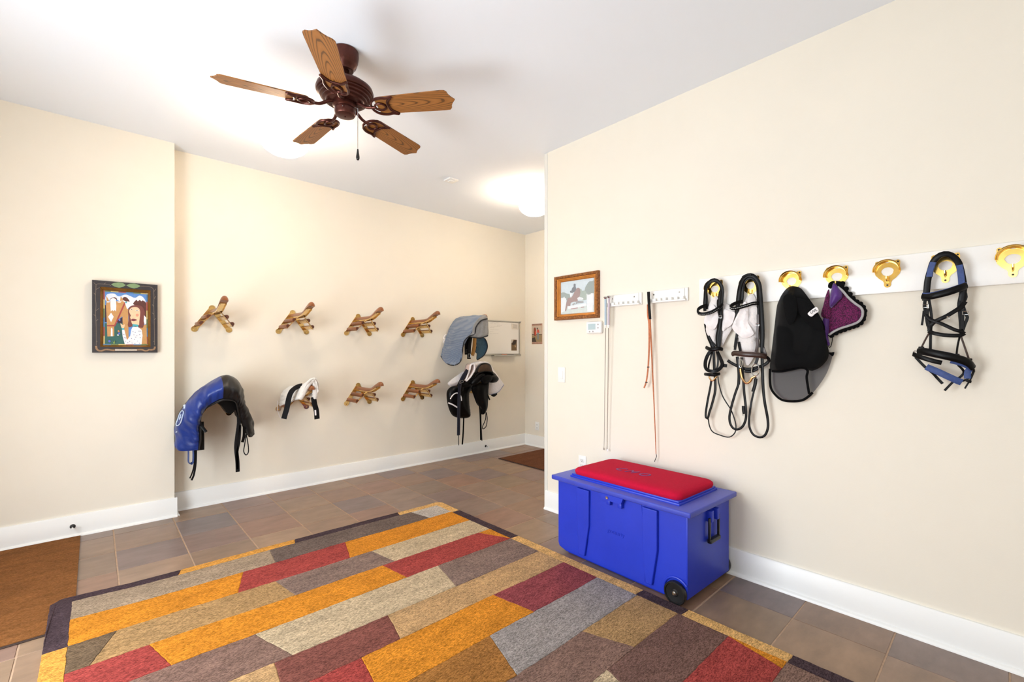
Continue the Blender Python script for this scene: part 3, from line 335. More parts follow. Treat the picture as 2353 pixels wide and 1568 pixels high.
def tile_mat():
    m = bpy.data.materials.new('slate_look_tile'); m.use_nodes = True
    nt = m.node_tree; p = nt.nodes['Principled BSDF']
    oi = nt.nodes.new('ShaderNodeObjectInfo'); r = nt.nodes.new('ShaderNodeValToRGB')
    r.color_ramp.interpolation = 'LINEAR'
    cs = [(128, 110, 98), (152, 124, 100), (138, 116, 96), (146, 112, 94), (120, 108, 108), (158, 130, 106)]
    while len(r.color_ramp.elements) < len(cs): r.color_ramp.elements.new(.5)
    for i, c in enumerate(cs):
        r.color_ramp.elements[i].position = i / (len(cs) - 1); r.color_ramp.elements[i].color = C3(*c)
    nt.links.new(oi.outputs['Random'], r.inputs[0])
    tc = nt.nodes.new('ShaderNodeTexCoord'); va = nt.nodes.new('ShaderNodeVectorMath'); va.operation = 'ADD'
    vs = nt.nodes.new('ShaderNodeVectorMath'); vs.operation = 'SCALE'; vs.inputs['Scale'].default_value = 40
    cx = nt.nodes.new('ShaderNodeCombineXYZ'); nt.links.new(oi.outputs['Random'], cx.inputs[0]); nt.links.new(oi.outputs['Random'], cx.inputs[1])
    nt.links.new(cx.outputs[0], vs.inputs[0])
    nt.links.new(tc.outputs['Object'], va.inputs[0]); nt.links.new(vs.outputs[0], va.inputs[1])
    mp = nt.nodes.new('ShaderNodeMapping'); mp.inputs['Scale'].default_value = (1.0, 2.2, 1)
    nt.links.new(va.outputs[0], mp.inputs[0])
    n = nt.nodes.new('ShaderNodeTexNoise'); n.inputs['Scale'].default_value = 5; n.inputs['Detail'].default_value = 8; n.inputs['Roughness'].default_value = .6
    nt.links.new(mp.outputs[0], n.inputs['Vector'])
    mx = nt.nodes.new('ShaderNodeMix'); mx.data_type = 'RGBA'; mx.blend_type = 'MULTIPLY'; mx.inputs[0].default_value = .8
    r2 = nt.nodes.new('ShaderNodeValToRGB'); r2.color_ramp.elements[0].position = .3; r2.color_ramp.elements[1].position = .72
    r2.color_ramp.elements[0].color = (.62, .6, .58, 1); r2.color_ramp.elements[1].color = (1.12, 1.08, 1.04, 1)
    nt.links.new(n.outputs['Fac'], r2.inputs[0])
    nt.links.new(r.outputs[0], mx.inputs[6]); nt.links.new(r2.outputs[0], mx.inputs[7])
    nt.links.new(mx.outputs[2], p.inputs['Base Color'])
    p.inputs['Roughness'].default_value = .36
    b = nt.nodes.new('ShaderNodeBump'); b.inputs['Strength'].default_value = .12; b.inputs['Distance'].default_value = .01
    nt.links.new(n.outputs['Fac'], b.inputs['Height']); nt.links.new(b.outputs[0], p.inputs['Normal'])
    return m
TILE = tile_mat()

def pile_mat(name, col, spread=.5):
    m = bpy.data.materials.new(name); m.use_nodes = True
    nt = m.node_tree; p = nt.nodes['Principled BSDF']
    c = tuple(x * .86 for x in C3(*col))
    geo = nt.nodes.new('ShaderNodeNewGeometry')
    def nz(scale, st, det=3):
        mp = nt.nodes.new('ShaderNodeMapping'); mp.inputs['Scale'].default_value = st
        nt.links.new(geo.outputs['Position'], mp.inputs[0])
        n = nt.nodes.new('ShaderNodeTexNoise'); n.inputs['Scale'].default_value = scale; n.inputs['Detail'].default_value = det; n.inputs['Roughness'].default_value = .7
        nt.links.new(mp.outputs[0], n.inputs['Vector'])
        return n
    n1 = nz(250, (.36, 1.0, 1)); n2 = nz(9, (.5, 1.6, 1), 5)
    r1 = nt.nodes.new('ShaderNodeValToRGB'); r1.color_ramp.elements[0].position = .34; r1.color_ramp.elements[1].position = .66
    hi = tuple(min(1, x * (1 + spread * 1.5) + .02) for x in c[:3]) + (1,)
    r1.color_ramp.elements[0].color = tuple(x * (1 - spread) for x in c[:3]) + (1,); r1.color_ramp.elements[1].color = hi
    nt.links.new(n1.outputs['Fac'], r1.inputs[0])
    r2 = nt.nodes.new('ShaderNodeValToRGB'); r2.color_ramp.elements[0].position = .3; r2.color_ramp.elements[1].position = .7
    r2.color_ramp.elements[0].color = (.78, .78, .78, 1); r2.color_ramp.elements[1].color = (1.18, 1.18, 1.18, 1)
    nt.links.new(n2.outputs['Fac'], r2.inputs[0])
    mx = nt.nodes.new('ShaderNodeMix'); mx.data_type = 'RGBA'; mx.blend_type = 'MULTIPLY'; mx.inputs[0].default_value = 1
    nt.links.new(r1.outputs[0], mx.inputs[6]); nt.links.new(r2.outputs[0], mx.inputs[7]); nt.links.new(mx.outputs[2], p.inputs['Base Color'])
    p.inputs['Roughness'].default_value = .95; p.inputs['Specular IOR Level'].default_value = .15
    b = nt.nodes.new('ShaderNodeBump'); b.inputs['Strength'].default_value = .7; b.inputs['Distance'].default_value = .006
    nt.links.new(n1.outputs['Fac'], b.inputs['Height']); nt.links.new(b.outputs[0], p.inputs['Normal'])
    return m

def blade_mat():
    m = bpy.data.materials.new('oak_blade'); m.use_nodes = True
    nt = m.node_tree; p = nt.nodes['Principled BSDF']
    tc = nt.nodes.new('ShaderNodeTexCoord'); mp = nt.nodes.new('ShaderNodeMapping')
    mp.inputs['Location'].default_value = (-.12, .02, 0); mp.inputs['Scale'].default_value = (.62, 5.4, 0)
    nt.links.new(tc.outputs['Object'], mp.inputs[0])
    n = nt.nodes.new('ShaderNodeTexNoise'); n.inputs['Scale'].default_value = 5; n.inputs['Detail'].default_value = 3
    nt.links.new(mp.outputs[0], n.inputs['Vector'])
    w = nt.nodes.new('ShaderNodeTexWave'); w.wave_type = 'RINGS'; w.rings_direction = 'Z'; w.inputs['Scale'].default_value = 6.5
    w.inputs['Distortion'].default_value = 1.8; w.inputs['Detail'].default_value = 2; w.inputs['Detail Scale'].default_value = 1.2
    nt.links.new(mp.outputs[0], w.inputs['Vector'])
    r = nt.nodes.new('ShaderNodeValToRGB')
    e = r.color_ramp.elements
    e[0].position = 0; e[0].color = C3(98, 64, 30); e[1].position = .16; e[1].color = C3(150, 96, 44)
    x = e.new(.07); x.color = C3(112, 72, 34)
    x = e.new(1.0); x.color = C3(160, 104, 50)
    nt.links.new(w.outputs['Fac'], r.inputs[0])
    n2 = nt.nodes.new('ShaderNodeTexNoise'); n2.inputs['Scale'].default_value = 60; n2.inputs['Detail'].default_value = 4
    mp2 = nt.nodes.new('ShaderNodeMapping'); mp2.inputs['Scale'].default_value = (.3, 6, 1)
    nt.links.new(tc.outputs['Object'], mp2.inputs[0]); nt.links.new(mp2.outputs[0], n2.inputs['Vector'])
    mx = nt.nodes.new('ShaderNodeMix'); mx.data_type = 'RGBA'; mx.blend_type = 'MULTIPLY'; mx.inputs[0].default_value = .45
    nt.links.new(r.outputs[0], mx.inputs[6]); nt.links.new(n2.outputs['Color'], mx.inputs[7])
    r3 = nt.nodes.new('ShaderNodeValToRGB'); r3.color_ramp.elements[0].color = (.6, .6, .6, 1); r3.color_ramp.elements[1].color = (1.15, 1.15, 1.15, 1)
    nt.links.new(n2.outputs['Fac'], r3.inputs[0]); nt.links.new(r3.outputs[0], mx.inputs[7])
    nt.links.new(mx.outputs[2], p.inputs['Base Color'])
    p.inputs['Roughness'].default_value = .5
    return m
BLADE = blade_mat()
BRONZE = mat('oil_rubbed_bronze', (84, 46, 38), .32, .75, var=.3, vscale=9, bump=.04, bscale=120)

# ------------------------------------------------------------------ mesh helpers
def link(o): COL.objects.link(o); return o
def root(name, label, cat, loc=(0, 0, 0), group=None, rz=0):
    o = bpy.data.objects.new(name, None); o.empty_display_size = .05
    o.location = loc; o.rotation_euler = (0, 0, rz)
    o['label'] = label; o['category'] = cat
    if group: o['group'] = group
    WO[o] = Vector(loc)
    return link(o)
def mk(name, V, F, mats, parent=None, smooth=True, mi=None, local=False, origin=None):
    """one mesh object; V in world coordinates (or in the thing's own frame when local)"""
    off = WO[parent] if (parent is not None and not local) else Vector((0, 0, 0))
    if origin is not None: off = Vector(origin)
    me = bpy.data.meshes.new(name)
    me.from_pydata([Vector(v) - off for v in V], [], F)
    mats = mats if isinstance(mats, (list, tuple)) else [mats]
    for m in mats: me.materials.append(m)
    if mi is not None: me.polygons.foreach_set('material_index', mi)
    bm = bmesh.new(); bm.from_mesh(me); bmesh.ops.recalc_face_normals(bm, faces=bm.faces); bm.to_mesh(me); bm.free()
    if smooth:
        me.polygons.foreach_set('use_smooth', [True] * len(me.polygons))
        try: me.set_sharp_from_angle(angle=math.radians(42))
        except Exception: pass
    o = bpy.data.objects.new(name, me)
    if parent is not None: o.parent = parent; WO[o] = off
    elif origin is not None: o.location = origin; WO[o] = Vector(origin)
    else: WO[o] = Vector((0, 0, 0))
    return link(o)
def tag(o, label, cat, group=None, kind=None):
    o['label'] = label; o['category'] = cat
    if group: o['group'] = group
    if kind: o['kind'] = kind
    return o
def base_of(V):
    a = np.array([tuple(v) for v in V]); return ((a[:, 0].min() + a[:, 0].max()) / 2, (a[:, 1].min() + a[:, 1].max()) / 2, a[:, 2].min())
def single(name, VF, mats, label, cat, group=None, smooth=True, mi=None):
    o = mk(name, VF[0], VF[1], mats, None, smooth, mi, origin=base_of(VF[0]))
    return tag(o, label, cat, group)
def struct(name, VF, m, label, cat, smooth=False, mi=None):
    o = mk(name, VF[0], VF[1], m, None, smooth, mi); return tag(o, label, cat, kind='structure')
def join(*vfs):
    V, F = [], []
    for v, f in vfs:
        n = len(V); V += [tuple(p) for p in v]; F += [tuple(i + n for i in q) for q in f]
    return V, F
def box(x0, y0, z0, x1, y1, z1):
    V = [(x0, y0, z0), (x1, y0, z0), (x1, y1, z0), (x0, y1, z0), (x0, y0, z1), (x1, y0, z1), (x1, y1, z1), (x0, y1, z1)]
    return V, [(0, 3, 2, 1), (4, 5, 6, 7), (0, 1, 5, 4), (1, 2, 6, 5), (2, 3, 7, 6), (3, 0, 4, 7)]
def bbox(x0, y0, z0, x1, y1, z1, b=.004, seg=2):
    bm = bmesh.new(); V, F = box(x0, y0, z0, x1, y1, z1)
    vs = [bm.verts.new(v) for v in V]
    for f in F: bm.faces.new([vs[i] for i in f])
    bmesh.ops.bevel(bm, geom=list(bm.edges), offset=b, segments=seg, affect='EDGES', profile=.5)
    bm.verts.index_update()
    out = [tuple(v.co) for v in bm.verts], [tuple(v.index for v in f.verts) for f in bm.faces]
    bm.free(); return out
def cr(pts, n, closed=False):
    P = [np.array(p, float) for p in pts]; m = len(P)
    if m == 2 and not closed: return [tuple(P[0] + (P[1] - P[0]) * i / (n - 1)) for i in range(n)]
    segs = m if closed else m - 1
    L = [max(1e-6, np.linalg.norm(P[(i + 1) % m] - P[i])) for i in range(segs)]
    cum = np.concatenate([[0], np.cumsum(L)]); out = []
    cnt = n if closed else n - 1
    for k in range(n):
        s = cum[-1] * k / cnt; i = min(int(np.searchsorted(cum, s, side='right')) - 1, segs - 1); t = (s - cum[i]) / L[i]
        if closed: a, b, c, d = P[(i - 1) % m], P[i], P[(i + 1) % m], P[(i + 2) % m]
        else: a, b, c, d = P[max(i - 1, 0)], P[i], P[i + 1], P[min(i + 2, m - 1)]
        out.append(tuple(.5 * (2 * b + (c - a) * t + (2 * a - 5 * b + 4 * c - d) * t * t + (3 * b - a - 3 * c + d) * t ** 3)))
    return out
def plen(pts): return sum((Vector(a) - Vector(b)).length for a, b in zip(pts, pts[1:]))
RN, LN, FN = Vector((-1, 0, 0)), Vector((0, -1, 0)), Vector((0, -1, 0))
def frames(P, nrm, band):
    out = []; n = len(P)
    for i in range(n):
        T = (Vector(P[min(i + 1, n - 1)]) - Vector(P[max(i - 1, 0)]))
        T = T.normalized() if T.length > 1e-9 else Vector((0, 0, 1))
        if band:
            W = Vector((0, 0, 1)); W = (W - T * W.dot(T))
            W = W.normalized() if W.length > 1e-4 else nrm.copy()
            N = T.cross(W).normalized()
        else:
            W = T.cross(nrm)
            W = W.normalized() if W.length > 1e-4 else (out[-1][1] if out else Vector((0, 0, 1)))
            N = W.cross(T).normalized()
        if out and W.dot(out[-1][1]) < 0: W = -W; N = -N
        out.append((T, W, N))
    return out
def ribbon(pts, w, t=.004, nrm=RN, band=False, step=.012, w2=None, rnd=False):
    n = max(4, int(plen(pts) / step) + 2); P = cr(pts, n); fr = frames(P, nrm, band)
    sec = [(math.cos(a) * .5, math.sin(a) * .5) for a in [2 * math.pi * k / 10 for k in range(10)]] if rnd else \
          [(-.5, -.3), (-.42, -.5), (.42, -.5), (.5, -.3), (.5, .3), (.42, .5), (-.42, .5), (-.5, .3)]
    V, F = [], []; k = len(sec)
    for i, (p, (T, W, N)) in enumerate(zip(P, fr)):
        ww = w if w2 is None else w + (w2 - w) * i / (n - 1)
        for a, b in sec: V.append(tuple(Vector(p) + W * a * ww + N * b * t))
    for i in range(n - 1):
        for j in range(k): F.append((i * k + j, i * k + (j + 1) % k, (i + 1) * k + (j + 1) % k, (i + 1) * k + j))
    F.append(tuple(range(k))); F.append(tuple(range((n - 1) * k, n * k)))
    return V, F
def tube(pts, r, seg=8, step=.01, r2=None, closed=False, raw=False):
    P = list(pts) if raw else cr(pts, max(4, int(plen(pts) / step) + 2))
    n = len(P); V, F = [], []; prev = None
    for i, p in enumerate(P):
        a = P[(i + 1) % n] if closed else P[min(i + 1, n - 1)]; b = P[i - 1] if (closed or i) else P[0]
        T = (Vector(a) - Vector(b)); T = T.normalized() if T.length > 1e-9 else Vector((0, 0, 1))
        if prev is None: U = T.orthogonal().normalized()
        else:
            U = prev - T * prev.dot(T); U = U.normalized() if U.length > 1e-6 else T.orthogonal().normalized()
        prev = U; W = T.cross(U); rr = r if r2 is None else r + (r2 - r) * i / (n - 1)
        for k in range(seg):
            an = 2 * math.pi * k / seg; V.append(tuple(Vector(p) + (U * math.cos(an) + W * math.sin(an)) * rr))
    for i in range(n if closed else n - 1):
        j = (i + 1) % n
        for k in range(seg): F.append((i * seg + k, i * seg + (k + 1) % seg, j * seg + (k + 1) % seg, j * seg + k))
    if not closed: F.append(tuple(range(seg))); F.append(tuple(range((n - 1) * seg, n * seg)))
    return V, F
def lathe(prof, c=(0, 0, 0), seg=32, axis='z'):
    V, F = [], []; n = len(prof)
    for r, z in prof:
        for k in range(seg):
            a = 2 * math.pi * k / seg; p = (math.cos(a) * r, math.sin(a) * r, z)
            if axis == 'x': p = (p[2], p[0], p[1])
            if axis == 'y': p = (p[0], p[2], p[1])
            V.append((c[0] + p[0], c[1] + p[1], c[2] + p[2]))
    for i in range(n - 1):
        for k in range(seg): F.append((i * seg + k, i * seg + (k + 1) % seg, (i + 1) * seg + (k + 1) % seg, (i + 1) * seg + k))
    F.append(tuple(range(seg))); F.append(tuple(range((n - 1) * seg, n * seg)))
    return V, F
def prism(poly, to3, t0, t1):
    """extrude a 2-D outline; to3(a, b, t) gives the 3-D point"""
    n = len(poly); V = [to3(a, b, t0) for a, b in poly] + [to3(a, b, t1) for a, b in poly]
    return V, [tuple(range(n)), tuple(range(2 * n - 1, n - 1, -1))] + [(i, (i + 1) % n, n + (i + 1) % n, n + i) for i in range(n)]
PR = lambda y, z, t: (DR - t, y, z)        # on the right wall, t metres off it
PL = lambda x, z, t: (x, DL - t, z)        # on the alcove wall
PF = lambda x, z, t: (x, DF - t, z)        # on the left wall
PX_ = lambda y, z, t: (XFAR - t, y, z)     # on the far wall
def circ(cx, cy, r, n=16, ry=None): return [(cx + r * math.cos(2 * math.pi * k / n), cy + (ry or r) * math.sin(2 * math.pi * k / n)) for k in range(n)]
def patch(pts, plane='R', bulge=.03, th=.006, h=.012, wr=0.0, ws=20, smooth=True, pw=.6):
    """filled cloth piece from a 3-D outline: bulging, wrinkled and with thickness"""
    per = plen(pts + [pts[0]]); n = max(12, int(per / h))
    B = cr(pts, n, True) if smooth else cr(pts, n, True)
    if plane == 'R': uv = [(p[1], p[2]) for p in B]; dep = [DR - p[0] for p in B]; to3 = PR
    else: uv = [(p[0], p[2]) for p in B]; dep = [DL - p[1] for p in B]; to3 = PL
    U = np.array(uv); dep = np.array(dep)
    lo, hi = U.min(0), U.max(0); pts2 = [Vector(u) for u in uv]
    q = U; q2 = np.roll(U, -1, 0)
    def inside(p):
        c = ((q[:, 1] > p[1]) != (q2[:, 1] > p[1])); x = (q2[:, 0] - q[:, 0]) * (p[1] - q[:, 1]) / (q2[:, 1] - q[:, 1] + 1e-12) + q[:, 0]
        return (np.count_nonzero(c & (p[0] < x)) % 2) == 1
    def dist(p):
        d = q2 - q; t = np.clip(((p - q) * d).sum(1) / ((d * d).sum(1) + 1e-12), 0, 1); e = q + d * t[:, None] - p
        return math.sqrt((e * e).sum(1).min())
    row = 0; b = lo[1] + h * .7
    while b < hi[1]:
        a = lo[0] + h * (.5 if row % 2 else .9)
        while a < hi[0]:
            p = np.array((a, b))
            if inside(p) and dist(p) > h * .55: pts2.append(Vector((a, b)))
            a += h
        b += h * .87; row += 1
    vo, eo, fo, *_ = delaunay_2d_cdt(pts2, [], [list(range(n))], 1, 1e-6)
    V2 = np.array([tuple(v) for v in vo]); ds = np.array([dist(p) for p in V2]); dm = max(ds.max(), 1e-4)
    top, bot = [], []
    for p, d in zip(V2, ds):
        w = 1.0 / (((q - p) ** 2).sum(1) + 1e-6); o = float((w * dep).sum() / w.sum())
        o += bulge * (min(1, d / dm) ** pw)
        if wr: o += wr * noise.noise(Vector((p[0] * ws, p[1] * ws * .4, 3.1))) * min(1, d / .02)
        top.append(to3(p[0], p[1], o)); bot.append(to3(p[0], p[1], o - th))
    m = len(top); F = [tuple(f) for f in fo] + [tuple(reversed([i + m for i in f])) for f in fo]
    cnt = {}
    for f in fo:
        for i in range(len(f)):
            e = (f[i], f[(i + 1) % len(f)]); cnt[e] = 1
    for (a, b) in list(cnt):
        if (b, a) not in cnt: F.append((b, a, a + m, b + m))
    return top + bot, F
def loftgrid(curves, ns, nt):
    A = [cr(c, ns) for c in curves]
    return [list(x) for x in zip(*[cr([A[k][i] for k in range(len(A))], nt) for i in range(ns)])]   # [t][s]
def loft(curves, ns=48, nt=24, th=.006, wr=0.0, ws=18, mfun=None, seed=0.0, wfun=None):
    G = loftgrid(curves, ns, nt); P = np.array(G); ds = np.gradient(P, axis=1); dt = np.gradient(P, axis=0)
    N = np.cross(ds, dt); N /= (np.linalg.norm(N, axis=2, keepdims=True) + 1e-9)
    c = P.reshape(-1, 3).mean(0)
    if ((P - c) * N).sum() < 0: N = -N
    if wr:
        for a in range(nt):
            for b in range(ns):
                u = Vector((b / ns * ws, a / nt * ws * .35, seed))
                P[a, b] += N[a, b] * wr * (noise.noise(u) + .5 * noise.noise(u * 2.1))
    if wfun:
        for a in range(nt):
            for b in range(ns): P[a, b] += N[a, b] * wfun(b / ns, a / nt)
    Q = P - N * th
    V = [tuple(x) for x in P.reshape(-1, 3)] + [tuple(x) for x in Q.reshape(-1, 3)]; m = ns * nt; F, MI = [], []
    idx = lambda a, b: a * ns + b
    for a in range(nt - 1):
        for b in range(ns - 1):
            f = (idx(a, b), idx(a, b + 1), idx(a + 1, b + 1), idx(a + 1, b))
            k = mfun(b / (ns - 1), a / (nt - 1)) if mfun else 0
            F.append(f); MI.append(k); F.append(tuple(i + m for i in reversed(f))); MI.append(k)
    rim = [(idx(0, b), idx(0, b + 1)) for b in range(ns - 1)] + [(idx(nt - 1, b + 1), idx(nt - 1, b)) for b in range(ns - 1)] + \
          [(idx(a + 1, 0), idx(a, 0)) for a in range(nt - 1)] + [(idx(a, ns - 1), idx(a + 1, ns - 1)) for a in range(nt - 1)]
    for a, b in rim: F.append((a, b, b + m, a + m)); MI.append(mfun(.5, 1) if mfun else 0)
    return (V, F), MI, (P, N)
def copy_tree(o, parent=None):
    c = o.copy(); link(c); c.parent = parent
    for ch in list(o.children): copy_tree(ch, c)
    return c
def textmesh(s, size, to3, depth=.001, shear=0.0, spacing=1.0):
    cu = bpy.data.curves.new('txt', 'FONT'); cu.body = s; cu.size = size; cu.extrude = depth; cu.shear = shear; cu.space_character = spacing
    cu.align_x = 'CENTER'; cu.align_y = 'CENTER'; cu.resolution_u = 3
    ob = bpy.data.objects.new('txt', cu); link(ob)
    me = bpy.data.meshes.new_from_object(ob.evaluated_get(bpy.context.evaluated_depsgraph_get()))
    V = [to3(v.co.x, v.co.y, v.co.z + depth) for v in me.vertices]; F = [tuple(p.vertices) for p in me.polygons]
    bpy.data.objects.remove(ob); bpy.data.curves.remove(cu); bpy.data.meshes.remove(me)
    return V, F
def printed(name, polys, colors, to3, base, parent, step=.00015, th=.0006, soft=()):
    """flat print: layered coloured shapes on one sheet"""
    V, F, MI, mats, key = [], [], [], [], {}
    for i, (c, pl) in enumerate(polys):
        if c in soft: pl = [p[:2] for p in cr([(a, b, 0) for a, b in pl], len(pl) * 4, True)]
        if c not in key: key[c] = len(mats); mats.append(mat('print_' + c, colors[c], .55, var=.06, vscale=60))
        v, f = prism(pl, to3, base, base + th + step * i); n = len(V); V += v; F += [tuple(j + n for j in q) for q in f]; MI += [key[c]] * len(f)
    return mk(name, V, F, mats, parent, False, MI)
# ================================================================== the room
XB = .485   # where the left wall steps back into the alcove
fl = struct('floor', box(XWIN - .1, YBACK - .1, -.06, XFAR + .1, DL + .1, -.0025), GROUT, 'brown slate look tile floor with thin grout lines', 'floor')
TP, TQ = .3631, .3726
tv = bbox(-.1780, -.1830, -.011, .1780, .1830, 0, .0018, 1)
tme = None
for j in range(-1, 18):
    yc = 4.463 + TQ * .5 - TQ * j
    if yc + .19 < YBACK or yc - .19 > DL: continue
    for k in range(-4, 14):
        xc = .105 + (k + .5) * (TP + .0016 * (yc - 3.5))
        if xc + .18 < XWIN or xc - .18 > XFAR: continue
        if yc < .9 and xc - .18 > DR + .1: continue
        if tme is None:
            o = mk('tile', *tv, TILE, None, False); tme = o.data
        else:
            o = link(bpy.data.objects.new('tile', tme))
        o.parent = fl; o.location = (xc, yc, 0); o.rotation_euler = (0, 0, math.pi * R_.randint(0, 1))
struct('ceiling', box(XWIN - .12, YBACK - .12, ZC, XFAR + .12, DL + .12, ZC + .1), CEIL, 'smooth white painted ceiling', 'ceiling')
struct('wall_left', box(XWIN - .12, DF, 0, XB, DL + .12, ZC), WALL, 'cream wall with the folk art painting', 'wall')
struct('wall_alcove', box(XB, DL, 0, XFAR + .12, DL + .12, ZC), WALL, 'cream wall carrying the saddle racks', 'wall')
WEND = 2.712
struct('wall_right', box(DR, YBACK, 0, DR + .12, WEND, ZC), WALL, 'cream wall carrying the bridle hooks', 'wall')
struct('wall_far', box(XFAR, .9, 0, XFAR + .12, DL, ZC), WALL, 'cream end wall with a small tin sign', 'wall')
struct('wall_hall', box(DR + .12, .9, 0, XFAR, 1.0, ZC), WALL, 'cream wall closing the hall behind the partition', 'wall')
struct('wall_back', box(XWIN, YBACK - .12, 0, DR + .12, YBACK, ZC), WALL, 'cream wall opposite the saddle racks', 'wall')
# window wall: a wide window added for the fill light, and a glazed double door
WY0, WY1, DY0, DY1 = -1.0, .5, 1.35, 3.05
struct('wall_window', join(box(XWIN - .12, YBACK - .12, 0, XWIN, WY0, ZC), box(XWIN - .12, WY0, 0, XWIN, WY1, .75), box(XWIN - .12, WY0, 2.25, XWIN, WY1, ZC),
       box(XWIN - .12, WY1, 0, XWIN, DY0, ZC), box(XWIN - .12, DY0, 2.1, XWIN, DY1, ZC), box(XWIN - .12, DY1, 0, XWIN, DF, ZC)), WALL, 'cream wall with the added window and glazed door', 'wall')
GLASS = mat('window_glass', (240, 246, 248), .02, alpha=.12)
def window(name, rect, ax, label, cat):
    a0, a1, z0, z1 = rect; f = .06
    if ax == 'x': B = lambda p, q, r, s, d0=-.08, d1=.015: box(XWIN + d0, p, r, XWIN + d1, q, s)
    else: B = lambda p, q, r, s, d0=-.08, d1=.015: box(p, YBACK + d0, r, q, YBACK + d1, s)
    am = (a0 + a1) / 2
    o = struct(name, join(B(a0, a1, z0, z0 + f), B(a0, a1, z1 - f, z1), B(a0, a0 + f, z0 + f, z1 - f), B(a1 - f, a1, z0 + f, z1 - f), B(am - .03, am + .03, z0 + f, z1 - f)), TRIM, label, cat)
    for p, q in ((a0 + f, am - .03), (am + .03, a1 - f)): mk('pane', *B(p, q, z0 + f, z1 - f, -.04, -.034), GLASS, o, False)
    return o
window('added_window', (WY0, WY1, .75, 2.25), 'x', 'unseen white two pane window added around the fill light', 'window')
window('door_1', (DY0, DY1, 0.0, 2.1), 'x', 'white glazed double door in the window wall', 'door')
# baseboards with a quarter round at the foot
def base_prof(d): return [(0, 0), (.034, 0), (.033, .009), (.028, .016), (.018, .019), (.017, .150), (.012, .157), (0, .157)]
def baseboard(name, p0, p1, nrm, label):
    P = base_prof(0); V = []
    for q in (p0, p1):
        for d, z in P: V.append((q[0] + nrm[0] * d, q[1] + nrm[1] * d, z))
    n = len(P)
    struct(name, (V, [tuple(range(n)), tuple(range(2 * n - 1, n - 1, -1))] + [(i, (i + 1) % n, n + (i + 1) % n, n + i) for i in range(n)]), TRIM, label, 'baseboard', True)
baseboard('baseboard_left', (XWIN, DF), (XB + .017, DF), (0, -1), 'white baseboard below the folk art painting')
baseboard('baseboard_return', (XB, DF - .017), (XB, DL), (1, 0), 'short white baseboard at the wall step')
baseboard('baseboard_alcove', (XB + .0, DL), (XFAR, DL), (0, -1), 'white baseboard below the saddle racks')
baseboard('baseboard_far', (XFAR, 1.0), (XFAR, DL - .017), (-1, 0), 'white baseboard on the end wall')
baseboard('baseboard_right', (DR, YBACK), (DR, WEND - .012), (-1, 0), 'white baseboard below the bridle hooks')
struct('trim_1', bbox(DR - .004, WEND - .03, 0, DR + .124, WEND + .008, ZC - .001, .002, 1), mat('off_white_trim_paint', (226, 224, 216), .5), 'white corner trim at the end of the partition', 'trim')

# ================================================================== rug
COLS = dict(gold=(196, 124, 22), red=(150, 56, 50), greige=(152, 132, 110), dgrey=(104, 88, 80), lgrey=(176, 168, 160), tan=(160, 126, 82), lbeige=(180, 160, 130),
            gbrown=(124, 102, 92), mauve=(122, 94, 82), tanb=(178, 142, 98), brred=(118, 66, 56), maroon=(134, 58, 62), grey=(142, 134, 130), brown=(108, 78, 68), brgold=(148, 98, 40), olive=(102, 82, 60),
            btan=(206, 162, 100), bdark=(62, 44, 50), bgold=(204, 144, 60))
PILE = {k: pile_mat('rug_pile_' + k, v) for k, v in COLS.items()}
rug = root('area_rug', 'large wool rug of slanted gold red and brown stripes', 'rug', (1.05, 1.66, 0))
RX0, RX1, RY0, RY1 = -.172, 2.275, -.18, 3.442
IX0, IX1, IY1, IY0 = -.092, 2.206, 3.372, -.11
def jit(x, y):
    return (x + .0035 * noise.noise(Vector((x * 30, y * 30, 1))), y + .0035 * noise.noise(Vector((x * 30, y * 30, 7))) + .012 * noise.noise(Vector((x * 1.7, y * 1.7, 4))))
def rugpiece(poly, c, z=.014):
    P = []
    for a, b in zip(poly, poly[1:] + poly[:1]):
        n = max(1, int(math.hypot(b[0] - a[0], b[1] - a[1]) / .02))
        for i in range(n): P.append(jit(a[0] + (b[0] - a[0]) * i / n, a[1] + (b[1] - a[1]) * i / n))
    n = len(P); cx = sum(p[0] for p in P) / n; cy = sum(p[1] for p in P) / n
    lf = lambda x, y: .0098 * max(0, min(1, (.16 - x) / .22)) * max(0, min(1, (y - 2.88) / .2))   # the corner lies on the door mat
    V = [(x, y, .0005 + lf(x, y)) for x, y in P] + [(x, y, z - .0025 + lf(x, y)) for x, y in P]
    for x, y in P:
        d = math.hypot(cx - x, cy - y) + 1e-6; V.append((x + (cx - x) / d * .004, y + (cy - y) / d * .004, z + lf(x, y)))
    F = [(i, (i + 1) % n, n + (i + 1) % n, n + i) for i in range(n)] + [(n + i, n + (i + 1) % n, 2 * n + (i + 1) % n, 2 * n + i) for i in range(n)] + [tuple(range(2 * n, 3 * n))]
    mk('pile_patch', V, F, PILE[c], rug, False)
ROWY = [IY1, 3.15, 2.895, 2.655, 2.415, 2.137, 1.92, 1.65, 1.378, 1.145, .89, .647, .41, .16, IY0]
